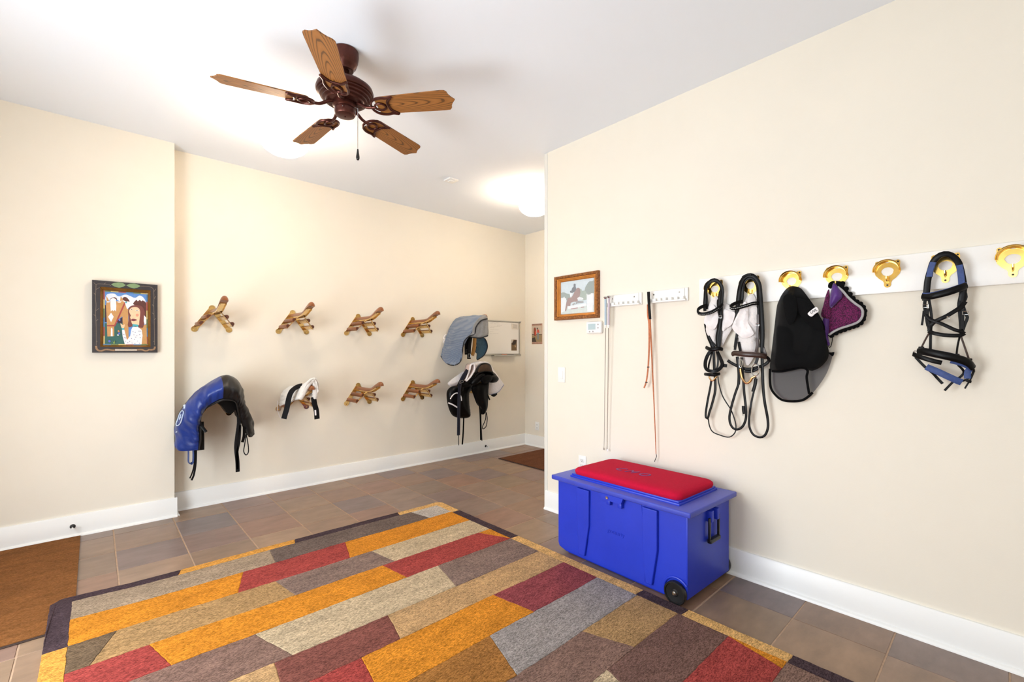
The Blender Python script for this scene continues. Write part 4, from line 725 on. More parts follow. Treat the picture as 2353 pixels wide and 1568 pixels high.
ROWS = [
 (['greige', 'dgrey', 'lgrey'], [(.874, .848), (1.951, 1.996)]),
 (['gold', 'red', 'gold'], [(.668, .587), (1.302, 1.227)]),
 (['olive', 'tan', 'gbrown', 'lbeige'], [(.079, -.016), (.781, .816), (1.376, 1.418)]),
 (['red', 'gold', 'red', 'gold'], [(.185, .243), (1.334, 1.371), (2.10, 2.206)]),
 (['mauve', 'lbeige', 'gbrown'], [(.562, .647), (1.589, 1.525)]),
 (['tanb', 'brred', 'tanb'], [(.573, .547), (1.101, 1.054)]),
 (['red', 'gold', 'maroon'], [(.863, .825), (1.622, 1.673)]),
 (['brgold', 'grey'], [(1.376, 1.292)]),
 (['mauve', 'tan'], [(1.728, 1.81)]),
 (['lbeige', 'brown'], [(1.595, 1.53)]),
 (['gold', 'red', 'gold'], [(.9, .95), (2.206, 2.150)]),
 (['brown', 'mauve'], [(.7, .64)]), (['grey', 'gold'], [(1.1, 1.16)]), (['red', 'tan'], [(1.5, 1.44)])]
for r_, (cs, cuts) in enumerate(ROWS):
    t, b = ROWY[r_], ROWY[r_ + 1]
    xs = [(IX0, IX0)] + cuts + [(IX1, IX1)]
    for c, (l0, l1), (q0, q1) in zip(cs, xs, xs[1:]):
        pl = [(l0, t), (q0, t), (q1, b), (l1, b)]
        if abs(q0 - l0) < 1e-6: pl = pl[1:]
        if abs(q1 - l1) < 1e-6: pl = pl[:3]
        rugpiece(pl, c)
c_ = .05
for xs, c in (((None, .39), 'bdark'), ((.39, 1.054), 'bgold'), ((1.054, 1.865), 'bdark'), ((1.865, None), 'btan')):
    a, b = xs
    if a is None: rugpiece([(RX0, 3.40), (RX0 + .035, RY1), (b, RY1), (b - .02, IY1), (IX0, IY1), (IX0, 2.892), (RX0, 2.896)], c)
    elif b is None: rugpiece([(a, RY1), (RX1 - .03, RY1), (RX1 + .008, 3.40), (RX1, 3.135), (IX1, 3.14), (IX1, IY1), (a - .02, IY1)], c)
    else: rugpiece([(a, RY1), (b, RY1), (b - .02, IY1), (a - .02, IY1)], c)
ys = [(3.135, 2.415, 'bdark'), (2.415, 1.385, 'btan'), (1.385, 1.12, 'bdark'), (1.12, .64, 'btan'), (.64, .1, 'bdark'), (.1, RY0, 'btan')]
for a, b, c in ys: rugpiece([(IX1, a + .005), (RX1, a), (RX1, b), (IX1, b + .005)], c)
for a, b, c in [(2.894, 2.1, 'bgold'), (2.1, 1.2, 'bdark'), (1.2, .4, 'bgold'), (.4, RY0, 'bdark')]: rugpiece([(RX0, a), (IX0, a - .003), (IX0, b - .003), (RX0, b)], c)
rugpiece([(IX0, IY0), (IX1, IY0), (IX1, RY0), (IX0, RY0)], 'btan')

# ================================================================== door mats
MATB = pile_mat('coir_brown', (132, 82, 34), .3); MATB2 = pile_mat('coir_dark_brown', (108, 62, 32), .35)
MATE = mat('mat_rubber_edge', (52, 34, 26), .8)
m1 = root('door_mat', 'golden brown ribbed coir door mat beside the rug corner', 'mat', (-.58, 3.85, 0))
mk('rubber_backing', *bbox(-1.05, 3.095, .0005, -.079, 4.6, .0055, .002, 1), MATE, m1, False)
V, F = [], []
nr = 150
for i in range(nr):
    y0 = 3.11 + (4.595 - 3.11) * i / nr; y1 = 3.11 + (4.595 - 3.11) * (i + .85) / nr
    b = box(-1.04, y0, .005, -.076, y1, .0095); V, F = join((V, F), b)
rb = mk('coir_rib', V, F, MATB, m1, False); rb['kind'] = 'stuff'
m2 = root('door_mat', 'dark brown door mat lying near the end wall', 'mat', (4.2, 3.95, 0))
mk('rubber_backing', *bbox(3.76, 3.30, .0005, 4.60, 4.352, .007, .002, 1), MATE, m2, False)
mk('coir_pile', *bbox(3.775, 3.315, .006, 4.585, 4.337, .013, .003, 1), MATB2, m2, False)

# ================================================================== ceiling fan
fan = root('ceiling_fan', 'bronze five blade ceiling fan with oak blades', 'fan', (1.055, 2.56, ZC))
fz = lambda z: z - ZC
mk('canopy', *lathe([(.066, 0), (.074, -.004), (.075, -.03), (.070, -.06), (.060, -.09), (.048, -.10), (.046, -.112), (.03, -.115), (.02, -.11)], seg=40), BRONZE, fan, local=True)
mk('downrod', *lathe([(.021, -.10), (.021, -.15), (.032, -.165), (.034, -.185), (.02, -.19)], seg=24), BRONZE, fan, local=True)
mk('motor_housing', *lathe([(.03, -.172), (.07, -.178), (.125, -.195), (.152, -.215), (.158, -.235), (.154, -.246), (.147, -.249), (.147, -.256), (.136, -.262), (.135, -.270), (.122, -.274), (.121, -.284), (.106, -.288), (.102, -.297), (.08, -.302), (.05, -.302)], seg=56), BRONZE, fan, local=True)
mk('switch_housing', *lathe([(.066, -.295), (.068, -.318), (.060, -.322), (.056, -.326), (.058, -.332), (.058, -.356), (.052, -.368), (.030, -.374), (.004, -.374), (.004, -.378), (.001, -.378)], seg=40), BRONZE, fan, local=True)
mk('screw', *lathe([(.005, -.0), (.005, .003), (.001, .003)], (-.036, -.046, -.342), 10, 'x'), CHROME, fan, local=True)
# blade in its own frame: x along the arm
bl_out = [(.195, -.050), (.205, -.058), (.23, -.062), (.40, -.067), (.58, -.072), (.602, -.070), (.614, -.058), (.618, -.040), (.628, -.022), (.646, 0)]
bl_out = bl_out + [(x, -y) for x, y in reversed(bl_out[:-1])]
def blade_tree(ang):
    b = mk('blade', *prism(bl_out, lambda a, c, t: (a, c, t), -.003, .003), BLADE, fan, False, local=True)
    b.location = (0, 0, fz(2.748)); b.rotation_euler = (math.radians(-12), 0, ang)
    hf = [(.163, .006), (.168, .026), (.184, .046), (.208, .058), (.238, .062), (.268, .058), (.300, .0645), (.280, .046), (.266, .030), (.262, .012)]
    out_ = cr([(x, y, -.008) for x, y in hf] + [(x, -y, -.008) for x, y in reversed(hf)], 72, True)
    ring_ = [(.214 + .030 * math.cos(t), .025 * math.sin(t), -.009) for t in [2 * math.pi * k / 28 for k in range(28)]]
    iron = join(tube([(.045, 0, .035), (.09, 0, .018), (.13, 0, -.004), (.165, 0, -.009), (.186, 0, -.009)], .010, 10, r2=.008), tube(out_, .0070, 8, closed=True, raw=True), tube(ring_, .0062, 8, closed=True, raw=True))
    mk('blade_iron', *iron, BRONZE, b, local=True)
for k in range(5): blade_tree(math.radians(93.2 - 72 * k))
mk('pull_chain', *tube([(.034, -.05, -.33), (.046, -.062, -.335), (.047, -.064, -.36), (.047, -.064, -.57)], .0016, 6), CHROME, fan, local=True)
ch = fan.children[-1]
mk('pull_knob', *lathe([(.001, -.565), (.004, -.567), (.006, -.585), (.010, -.61), (.010, -.62), (.006, -.628), (.001, -.63)], (.047, -.064, 0), 14), mat('black_wood_knob', (20, 16, 15), .25), ch, local=True)

# ================================================================== bowl lights
BULB = mat('lit_bulb', (255, 244, 226), .4, emis=((1.0, .85, .65, 1), 30.0))
BOWL = mat('lit_glass_bowl', (255, 244, 226), .4, alpha=.5, emis=((1.0, .86, .66, 1), LAMP_BOWL))
def bowl_light(loc, label, gain=1.0):
    t = root('bowl_light', label, 'lamp', loc, 'ceiling bowl lights')
    mk('canopy', *lathe([(.06, 0), (.062, -.008), (.05, -.018), (.012, -.024)], seg=28), PLASTW, t, local=True)
    mk('stem', *lathe([(.008, -.02), (.008, -.10), (.014, -.11), (.008, -.12), (.008, -.27)], seg=14), BRASS2, t, local=True)
    pr = [(.165, -.165), (.168, -.17), (.162, -.195), (.14, -.225), (.10, -.252), (.05, -.266), (.012, -.27)]
    mk('glass_bowl', *lathe(pr + [(r - .006, z + .006) for r, z in reversed(pr[1:])], seg=40), BOWL, t, local=True)
    mk('finial', *lathe([(.012, -.268), (.013, -.272), (.008, -.276), (.003, -.279)], seg=14), PLASTW, t, local=True)
    for sx in (-.07, .07):
        mk('bulb', *lathe([(.002, .045), (.012, .04), (.013, .02), (.026, -.005), (.022, -.028), (.002, -.038)], (sx, 0, -.175), 16), BULB, t, local=True)
    d = bpy.data.lights.new('bulb', 'POINT'); d.energy = LAMP_BULB * gain; d.color = (1, .90, .77); d.shadow_soft_size = .04
    for sx in (-.07, .07):
        o = bpy.data.objects.new('bulb_light', d); o.location = (sx, 0.035, -.215); o.parent = t; link(o)
    return t
bowl_light((1.03, 3.60, ZC), 'glowing glass bowl light on the ceiling behind the fan')
bowl_light((3.45, 3.40, ZC), 'glowing glass bowl light partly hidden by the partition', 1.7)
vt = root('smoke_detector', 'small square white alarm on the ceiling', 'alarm', (2.62, 3.75, ZC))
mk('body', *bbox(-.055, -.055, -.016, .055, .055, 0, .006), PLASTW, vt, local=True)
mk('grille', *bbox(-.026, -.026, -.024, .026, .026, -.015, .004), PLASTW, vt, local=True)

# ================================================================== tack trunk
BLUE = mat('blue_plastic', (26, 52, 186), .42, var=.06, vscale=3, bump=.03, bscale=240)
RED = mat('red_canvas', (188, 18, 54), .9, var=.05, vscale=90, bump=.15, bscale=400, spec=.15)
tk = root('tack_trunk', 'wheeled blue plastic tack trunk with red cushioned lid', 'trunk', (2.570, 1.602, 0), rz=math.radians(-1.43))
def taper(V, z0, z1, s):   # narrow towards the floor
    out = []
    for x, y, z in V:
        k = 1 - s * (z1 - z) / (z1 - z0); out.append((x * k, y * k, z))
    return out
bm = bmesh.new()
hx, hy = .250, .465
# body with wheel notch at the two front corners: outline in (y, z) extruded through x
arch = [(-.405 + .072 * math.cos(a), .06 + .072 * math.sin(a)) for a in [math.radians(d) for d in range(-20, 215, 18)]]
sil = [(hy - .005, .045), (hy, .06), (hy, .485), (-hy, .485), (-hy, .10), (-hy + .03, .135)]
sil = [(hy - .07, .018), (hy - .01, .034), (hy, .06), (hy, .486), (-hy, .486), (-hy, .135), (-.44, .137), (-.405, .137), (-.365, .125), (-.34, .095), (-.332, .06), (-.335, .018)]
V, F = prism(sil, lambda y, z, t: (t, y, z), -hx, hx)
bod = mk('body', V, F, BLUE, tk, False, local=True)
mod = bod.modifiers.new('edge', 'BEVEL'); mod.width = .006; mod.segments = 2; mod.limit_method = 'ANGLE'
mk('end_panel', *bbox(-.2495, -hy - .0015, .040, .2495, -.332, .485, .004), BLUE, tk, local=True)
mk('base_skid', *bbox(-.228, -.32, .001, .228, .40, .05, .008), BLUE, tk, local=True)
# raised side panels on the front, leaving narrow grooves
GV = mat('dark_blue_groove', (18, 26, 110), .6)
for y0t, y0b, y1t, y1b in ((.287, .272, .186, .222), (-.20, -.222, -.296, -.263)):
    rp = prism([(y0t, .472), (y1t, .472), (y1t, .25), (y1b, .045), (y0b, .045), (y0t - .003, .25)], lambda y, z, t: (t, y, z), -hx - .018, -hx + .004)
    o = mk('raised_panel', *rp, BLUE, tk, False, local=True); md = o.modifiers.new('edge', 'BEVEL'); md.width = .005; md.segments = 2
rp = prism([(.176, .476), (-.190, .476), (-.212, .042), (.208, .042)], lambda y, z, t: (t, y, z), -hx - .003, -hx + .004)
mk('centre_panel', *rp, BLUE, tk, False, local=True)
# wheel arch lip
mk('wheel_arch', *tube([(-hx - .002, -.405 + .074 * math.cos(math.radians(a)), .062 + .076 * math.sin(math.radians(a))) for a in range(-10, 150, 10)], .006, 8), BLUE, tk, local=True)
lid = mk('lid', *bbox(-.283, -.499, .486, .283, .499, .516, .007, 3), mat('greyer_blue_plastic', (48, 62, 176), .5, var=.10, vscale=7, sheen=.15, bump=.04, bscale=200), tk, local=True)  # lid in a greyer, lighter blue than the body
mk('raised_tray', *bbox(-.222, -.405, .512, .232, .382, .528, .004), BLUE, lid, local=True)
mk('raised_step', *bbox(-.214, -.397, .526, .224, .374, .538, .003), BLUE, lid, local=True)
mk('lock_flap', *prism([(.085, .49), (.07, .455), (-.07, .455), (-.085, .49)], lambda y, z, t: (t, y, z), -.286, -.262), BLUE, lid, False, local=True)
mk('lock', *lathe([(.009, 0), (.009, -.005), (.0055, -.005), (.005, -.002), (.001, -.002)], (-.286, .028, .472), 20, 'x'), CHROME, lid, local=True)
for y in (.028, -.055): mk('latch_lug', *bbox(-.278, y - .014, .425, -.25, y + .014, .458, .005), BLUE, tk, local=True)
# cushion
def cushion(x0, x1, y0, y1, z0, z1, r=.05, n=40):
    V, F = [], []; prof = [(0.0, .0), (-.004, .010), (-.006, .018), (-.004, .028), (.006, .037), (.024, .043), (.06, .046), (.12, .047)]
    def outl(ins):
        rr = max(.004, r - ins * .6); P = []
        for cx, cy, a0 in ((x1 - ins - rr, y1 - ins - rr, 0), (x0 + ins + rr, y1 - ins - rr, 90), (x0 + ins + rr, y0 + ins + rr, 180), (x1 - ins - rr, y0 + ins + rr, 270)):
            for k in range(9): a = math.radians(a0 + 90 * k / 8); P.append((cx + rr * math.cos(a), cy + rr * math.sin(a)))
        return P
    for ins, dz in prof: V += [(a, b, z0 + dz) for a, b in outl(ins)]
    m = 36
    for i in range(len(prof) - 1):
        for k in range(m): F.append((i * m + k, i * m + (k + 1) % m, (i + 1) * m + (k + 1) % m, (i + 1) * m + k))
    F.append(tuple(range(m))); F.append(tuple(range((len(prof) - 1) * m, len(prof) * m)))
    return V, F
cu = mk('seat_cushion', *cushion(-.208, .222, -.395, .368, .5365, .585), RED, tk, local=True)
MONO = mat('purple_embroidery', (112, 26, 112), .5, var=.3, vscale=200, bump=.3, bscale=300)
mk('monogram', *textmesh('C M O', .085, lambda a, b, t: (b * 1.15 - .03, -a + .03, .5832 + t), .0012, .35, 1.0), MONO, cu, False, local=True)
mk('embossed_name', *textmesh('grozurty', .034, lambda a, b, t: (-hx - .003 - t, -a - .012, .262 + b), .0012, 0, 1.05), BLUE, tk, False, local=True)
WHL = mat('black_rubber_wheel', (18, 18, 20), .4)
for sx in (-1, 1):
    c = (sx * .262, -.405, .0625)
    w = mk('wheel', *lathe([(.014, -sx * .012), (.05, -sx * .012), (.0605, -sx * .009), (.0622, 0), (.0622, sx * .012), (.059, sx * .017), (.052, sx * .017), (.050, sx * .011), (.02, sx * .009), (.016, sx * .013), (.002, sx * .013)], c, 36, 'x'), WHL, tk, local=True)
    mk('hub', *lathe([(.011, sx * .012), (.011, sx * .017), (.006, sx * .018), (.006, sx * .024), (.001, sx * .024)], c, 14, 'x'), CHROME, w, local=True)
BLK = mat('black_plastic', (20, 20, 20), .4)
hd = mk('handle_grip', *bbox(-.046, -hy - .033, .288, .075, -hy - .008, .312, .006), BLK, tk, local=True)
for x in (-.048, .062): mk('handle_arm', *bbox(x, -hy - .026, .295, x + .015, -hy - .014, .43, .003), BLK, hd, local=True)
for x in (-.02, .05): mk('handle_bracket', *bbox(x - .014, -hy - .03, .405, x + .014, -hy + .01, .468, .004), BLUE, tk, local=True)
# ================================================================== saddle racks
RWOOD2 = mat('dark_end_grain', (84, 42, 22), .5, var=.2, vscale=60)
def rack_proto():
    t = root('saddle_rack', '', 'rack')
    Y = lambda d: -d
    legs = []
    for s in (-1, 1):
        dx, dz = s * .13, -.19; L = math.hypot(dx, dz); nx, nz = -dz / L * .019, dx / L * .019
        legs.append(prism([(nx, nz), (-nx, -nz), (dx - nx, dz - nz), (dx + nx, dz + nz)], lambda a, b, q: (a, -q, b), 0, .010))
        legs.append(prism(circ(dx, dz, .025, 18), lambda a, b, q: (a, -q, b), 0, .009))
    legs.append(prism(circ(0, 0, .025, 18), lambda a, b, q: (a, -q, b), 0, .009))
    wp = mk('wall_plate', *join(*legs), BRASS2, t, local=True)
    for x, z in ((0, .006), (-.132, -.195), (.132, -.195)): mk('screw', *lathe([(.006, 0), (.006, -.004), (.002, -.005)], (x, -.008, z), 10, 'y'), BRASS, wp, local=True)
    parts = []
    for s in (-1, 1):
        n = Vector((s * .82, 0, .57))
        parts.append(ribbon([(s * .008, -.285, -.047), (s * .035, -.262, -.068), (s * .080, -.240, -.120), (s * .118, -.222, -.170)], .024, .006, n, step=.02))
        for x, z in ((.058, -.096), (.104, -.154)):
            parts.append(ribbon([(s * x, -.004, z), (s * x, -.238 + (x - .058) * .4, z)], .036, .005, n, step=.05))
    path = [(0, -.006, -.048), (0, -.15, -.05), (0, -.29, -.048), (0, -.37, -.033), (0, -.44, -.008), (0, -.485, .006)]
    parts.append(ribbon(path, .044, .005, Vector((0, 0, 1)), step=.02))
    for s in (-1, 1): parts.append(ribbon([(s * .022, p[1], p[2] - .006) for p in path], .014, .004, Vector((s, 0, 0)), step=.02))
    mk('brass_frame', *join(*parts), BRASS2, t, local=True)
    # top rail: half round, sweeping up at the front
    P = cr([(0, -.008, -.045), (0, -.15, -.047), (0, -.30, -.045), (0, -.38, -.028), (0, -.45, -.003), (0, -.51, .016), (0, -.55, .022), (0, -.570, .022)], 48)
    V, F = [], []; sec = [(math.cos(math.radians(a)), math.sin(math.radians(a))) for a in range(0, 181, 20)]; k = len(sec)
    fr = frames(P, Vector((0, 0, 1)), False)
    for i, (p, (T, W, N)) in enumerate(zip(P, fr)):
        u = i / (len(P) - 1); w = .023 + .006 * max(0, u - .55) / .45; hgt = .032 + .014 * max(0, u - .6) / .4
        if u > .92: q = math.sqrt(max(.06, 1 - ((u - .92) / .08) ** 2)); w *= .35 + .65 * q; hgt *= .3 + .7 * q
        if N.z < 0: N = -N
        for a, b in sec: V.append(tuple(Vector(p) + W * a * w + N * b * hgt))
    for i in range(len(P) - 1):
        for j in range(k): F.append((i * k + j, i * k + (j + 1) % k, (i + 1) * k + (j + 1) % k, (i + 1) * k + j))
    F.append(tuple(range(k))); F.append(tuple(range((len(P) - 1) * k, len(P) * k)))
    mk('top_rail', V, F, RWOOD, t, local=True)
    for s in (-1, 1):
        n = Vector((s * .82, 0, .57)); tn = Vector((s * .57, 0, -.82))
        for x, z, d1 in ((.061, -.092, .268), (.107, -.150, .240)):
            V = []; 
            for d in (.012, d1 - .006, d1):
                q = .85 if d == d1 else 1
                for a in range(0, 181, 20): V.append(tuple(Vector((s * x, -d, z)) + tn * math.cos(math.radians(a)) * .0195 * q + n * math.sin(math.radians(a)) * .024 * q))
            k = 10; F = [(i * k + j, i * k + (j + 1) % k, (i + 1) * k + (j + 1) % k, (i + 1) * k + j) for i in range(2) for j in range(k)] + [tuple(range(k)), tuple(range(2 * k, 3 * k))]
            mk('side_rod', V, F, [RWOOD, RWOOD2], t, True, [0] * (2 * k) + [1, 1], local=True)
    return t
rk = rack_proto()
RXS = [.770, 1.445, 2.117, 2.790, 3.463]
RLAB = {(0, 0): 'empty brass and wood saddle rack above the blue covered saddle', (1, 0): 'empty brass and wood saddle rack above the white fleece pad',
        (2, 0): 'empty upper saddle rack, third from the wall step', (3, 0): 'empty upper saddle rack beside the draped grey quilted pad', (4, 0): 'saddle rack under the grey quilted pad',
        (0, 1): 'saddle rack holding the blue covered saddle', (1, 1): 'saddle rack holding the white fleece pad', (2, 1): 'empty lower saddle rack next to the white fleece pad',
        (3, 1): 'empty lower saddle rack beside the black saddle', (4, 1): 'saddle rack holding the black leather saddle'}
first = True
for row, zz in ((0, 1.744), (1, .991)):
    for i, x in enumerate(RXS):
        o = rk if first else copy_tree(rk); first = False
        o.location = (x, DL, zz); o['label'] = RLAB[(i, row)]; o['group'] = 'saddle racks on the alcove wall'

def strap(parent, name, key, m, w, t=.004, band=False, nrm=RN, **k): return mk(name, *ribbon(D[key], w, t, nrm, band, **k), m, parent)
def cord(parent, name, key, m, r, **k): return mk(name, *tube(D[key], r, **k), m, parent)

# ================================================================== blue covered saddle
t = root('covered_saddle', 'saddle in a blue and black nylon cover on the lowest rack by the wall step', 'saddle', (.72, 4.45, .62))
def cov_m(s, q):
    return 0 if (s < .50 and .03 < q < .535) else 1
def cov_w(s, q):   # gathers along the elastic hem, long soft folds elsewhere
    n1 = noise.noise(Vector((s * 42, q * 1.5, 2.0))); n2 = noise.noise(Vector((s * 9 + q * 3, q * 2.2, 8.0))); n3 = noise.noise(Vector((s * 5, q * 1.2, 4.0)))
    e = math.exp(-q * 7) * min(1, q * 14)
    n4 = noise.noise(Vector((s * 20 - q * 8, q * 2.5, 6.0)))
    return .022 * n1 * e + .022 * n2 * math.exp(-((q - .35) / .3) ** 2) + .010 * n3 + .010 * n4 * math.exp(-((q - .3) / .22) ** 2)
vf, mi, (SP, SN) = loft([D['s_c0'], D['s_c1'], D['s_c2'], D['s_c3'], D['s_c4']], 130, 64, .006, 0, 34, cov_m, 2.0, cov_w)
cv = mk('nylon_cover', *vf, [NYLONB, NYLONK], t, True, mi)
def onsurf(s, q, off=.004):
    fa = q * (SP.shape[0] - 1); fb = s * (SP.shape[1] - 1); a = int(fa); b = int(fb); u, v = fa - a, fb - b
    p = (SP[a, b] * (1 - v) + SP[a, b + 1] * v) * (1 - u) + (SP[a + 1, b] * (1 - v) + SP[a + 1, b + 1] * v) * u
    return tuple(p + SN[a, b] * off)
ring = [onsurf(.19 + .045 * math.cos(x), .42 + .09 * math.sin(x), .005) for x in [2 * math.pi * k / 32 for k in range(32)]]
mk('embroidered_logo', *join(tube(ring, .0042, 6, closed=True, raw=True), tube([onsurf(.255, .37), onsurf(.27, .42), onsurf(.26, .48)], .007, 6), tube([onsurf(.20, .40), onsurf(.18, .43), onsurf(.21, .45)], .004, 6), tube([onsurf(.105, .42), onsurf(.10, .44), onsurf(.098, .45)], .004, 6)), LOGOW, cv)
mk('elastic_hem', *tube(D['s_c0'], .007, 8), NYLONK, cv)
mk('saddle_panel', *patch(D['s_in'], 'L', .0, .10, .02), LEA, t)
strap(t, 'flap_edge', 's_blk', LEA, .05, .03, nrm=LN)
strap(t, 'girth_loop', 's_lp', BLUEP, .030, .004, nrm=Vector((1, .2, 0)))
for n_, k_, w_ in (('girth_strap', 's_st1', .010), ('girth_strap', 's_st2', .014), ('billet', 's_st3', .022), ('girth_strap', 's_st4', .030), ('girth_strap', 's_st5', .018), ('billet', 's_st6', .022)): strap(t, n_, k_, NAVYW if n_ != 'billet' else LEA, w_, .004, nrm=LN)
cord(t, 'draw_cord', 's_st7', NAVYW, .004)

# ================================================================== white fleece pad
t = root('fleece_pad', 'white fleece saddle pad with two black straps on a lower rack', 'pad', (1.48, 4.5, .85))
def fuzz(vf, amp, sc):
    V, F = vf; out = []
    for v in V:
        p = Vector(v); out.append(tuple(p + amp * Vector((noise.noise(p * sc), noise.noise(p * sc + Vector((5, 0, 0))), noise.noise(p * sc + Vector((0, 9, 0)))))))
    return out, F
vf, mi, _ = loft([D['f_c0'], D['f_c1'], D['f_c2'], D['f_c3'], D['f_c4']], 60, 50, .022, .006, 14)
mk('fleece', *fuzz(vf, .003, 130), FLEECE, t)
mk('rolled_edge', *fuzz(tube([tuple(.5 * (np.array(a) + np.array(b))) for a, b in zip(D['f_c0'], D['f_c1'])], .024, 14), .003, 130), FLEECE, t)
s1 = strap(t, 'strap', 'f_s1', NAVYW, .046, .008, nrm=Vector((-.5, -.7, .5)))
s2 = strap(t, 'strap', 'f_s2', NAVYW, .046, .008, nrm=LN)
strap(s1, 'label', 'f_t1', WCLOTH, .010, .002, nrm=LN); strap(s2, 'label', 'f_t2', WCLOTH, .014, .002, nrm=LN)
cord(t, 'tie_cord', 'f_cd', WCLOTH, .003)

# ================================================================== grey quilted pad
t = root('quilted_pad', 'grey blue quilted saddle pad draped over the top rack by the whiteboard', 'pad', (3.46, 4.5, 1.30))
vf, mi, _ = loft([D['g_far'], D['g_mid'], D['g_near']], 50, 40, .010, .008, 12, None, 5.0)
mk('quilted_side', *vf, QUILT, t)
mk('front_fold', *patch(D['g_fold'], 'L', .02, .010, .014, .012, 30), GREYF, t)
mk('far_side', *patch(D['g_in'], 'L', -.02, .010, .016, .006, 20), TEALIN, t)
BIND = mat('black_binding', (20, 22, 28), .7)
for k_ in ('g_bind', 'g_foldb', 'g_inb'): cord(t, 'binding', k_, BIND, .0065)
for k_, w_ in (('g_s1', .055), ('g_s2', .050)):
    s_ = strap(t, 'girth_billet', k_, LEA, w_, .012, nrm=LN)
    e = Vector(D[k_][-1]); mk('buckle', *tube([(e.x - .018, e.y - .010, e.z + .02), (e.x + .018, e.y - .010, e.z + .02), (e.x + .018, e.y - .010, e.z + .06), (e.x - .018, e.y - .010, e.z + .06)], .003, 6, closed=True, raw=True), CHROME, s_)
strap(t, 'leather_lining', 'g_s3', mat('mustard_leather', (172, 124, 56), .5, var=.15, vscale=20), .05, .012, nrm=LN)
for k_ in ('g_r1', 'g_r2'): cord(t, 'loop', k_, WCLOTH, .006)

# ================================================================== black saddle with its pad
t = root('dressage_saddle', 'black leather saddle hanging on the lower rack under the grey quilted pad', 'saddle', (3.46, 4.45, .70))
vf, mi, _ = loft([D['d_cn0'], D['d_cn1'], D['d_cn2']], 48, 24, .02)
seat = mk('seat', *vf, LEA, t)
mk('cantle_facing', *patch(D['d_inner'], 'L', .006, .012, .012), LEATAN, seat)
cord(seat, 'cantle_piping', 'd_edge', LEA, .007)
mk('gusset_panel', *patch(D['d_mid'], 'L', .03, .05, .016), LEA, t)
mk('gullet', *patch(D['d_gul'], 'L', .01, .03, .016), LEA, t)
mk('skirt', *patch(D['d_skirt'], 'L', .02, .02, .014), LEA, t)
for k_, r_ in (('d_rl', .052), ('d_rr', .048)):
    V, F = lathe([(.002, -.06), (.03, -.052), (.046, -.03), (.05, 0), (.046, .03), (.03, .052), (.002, .06)], (0, 0, 0), 20, 'x')
    a, b = Vector(D[k_][0]), Vector(D[k_][-1]); c = (a + b) / 2; ax = (b - a); ln = ax.length; q = Vector((1, 0, 0)).rotation_difference(ax.normalized())
    mk('panel', [tuple(c + q @ Vector((x * ln / .12 * 1.25, y * .9, z * .95))) for x, y, z in V], F, LEA, t)
lf = mk('flap', *patch(D['d_lf'], 'L', .07, .03, .016, .006, 14, pw=.5), LEA, t)
cord(lf, 'white_piping', 'd_pip1', PADW, .0065); cord(lf, 'white_piping', 'd_pip2', PADW, .008)
mk('flap', *patch(D['d_rf'], 'L', .03, .03, .016, .006, 14), LEA, t)
sl = strap(t, 'stirrup_leather', 'd_sl', mat('leather_with_window_sheen', (20, 26, 44), .4), .042, .008, nrm=LN)  # black leather, the window's bluish reflection put into its colour
strap(t, 'stirrup_leather', 'd_sl2', LEA, .04, .008, nrm=LN)
b0 = Vector(D['d_sl'][2]); mk('buckle', *tube([(b0.x - .022, b0.y - .012, b0.z - .012), (b0.x + .024, b0.y - .012, b0.z - .004), (b0.x + .022, b0.y - .012, b0.z + .02), (b0.x - .02, b0.y - .012, b0.z + .012)], .0035, 6, closed=True, raw=True), CHROME, sl)
for k_, w_ in (('d_thin', .008), ('d_g1', .020), ('d_g2', .022), ('d_g3', .012), ('d_sm1', .02), ('d_sm2', .035)): strap(t, 'girth_strap', k_, LEA, w_, .005, nrm=LN)
cord(t, 'loop', 'd_lp', LEA, .005)
t = root('saddle_pad', 'white quilted saddle pad folded over the black saddle', 'pad', (3.46, 4.5, .90))
mk('side_wing', *patch(D['d_wing'], 'L', .03, .022, .014, .004), PADW, t)
V = []; P = cr(D['d_loop'], 34); n = len(P)
for dd in (0, .03, .06, .09): V += [(p[0] - .02 * dd, p[1] + dd, p[2] - .05 * dd) for p in P]
F = [(i * n + j, i * n + j + 1, (i + 1) * n + j + 1, (i + 1) * n + j) for i in range(3) for j in range(n - 1)]
fo_ = mk('folded_layer', V, F, PINKL, t); md = fo_.modifiers.new('thick', 'SOLIDIFY'); md.thickness = .014; md.offset = 0
cord(fo_, 'rolled_edge', 'd_loop', PADW, .0105)
mk('top_layer', *patch(D['d_top'], 'L', .02, .03, .014, .004), PADW, t)
rw = mk('side_wing', *patch(D['d_rw'], 'L', .02, .02, .014, .004), PADW, t)
cord(rw, 'blue_binding', 'd_rwb', mat('blue_grey_binding', (120, 130, 160), .7), .004)

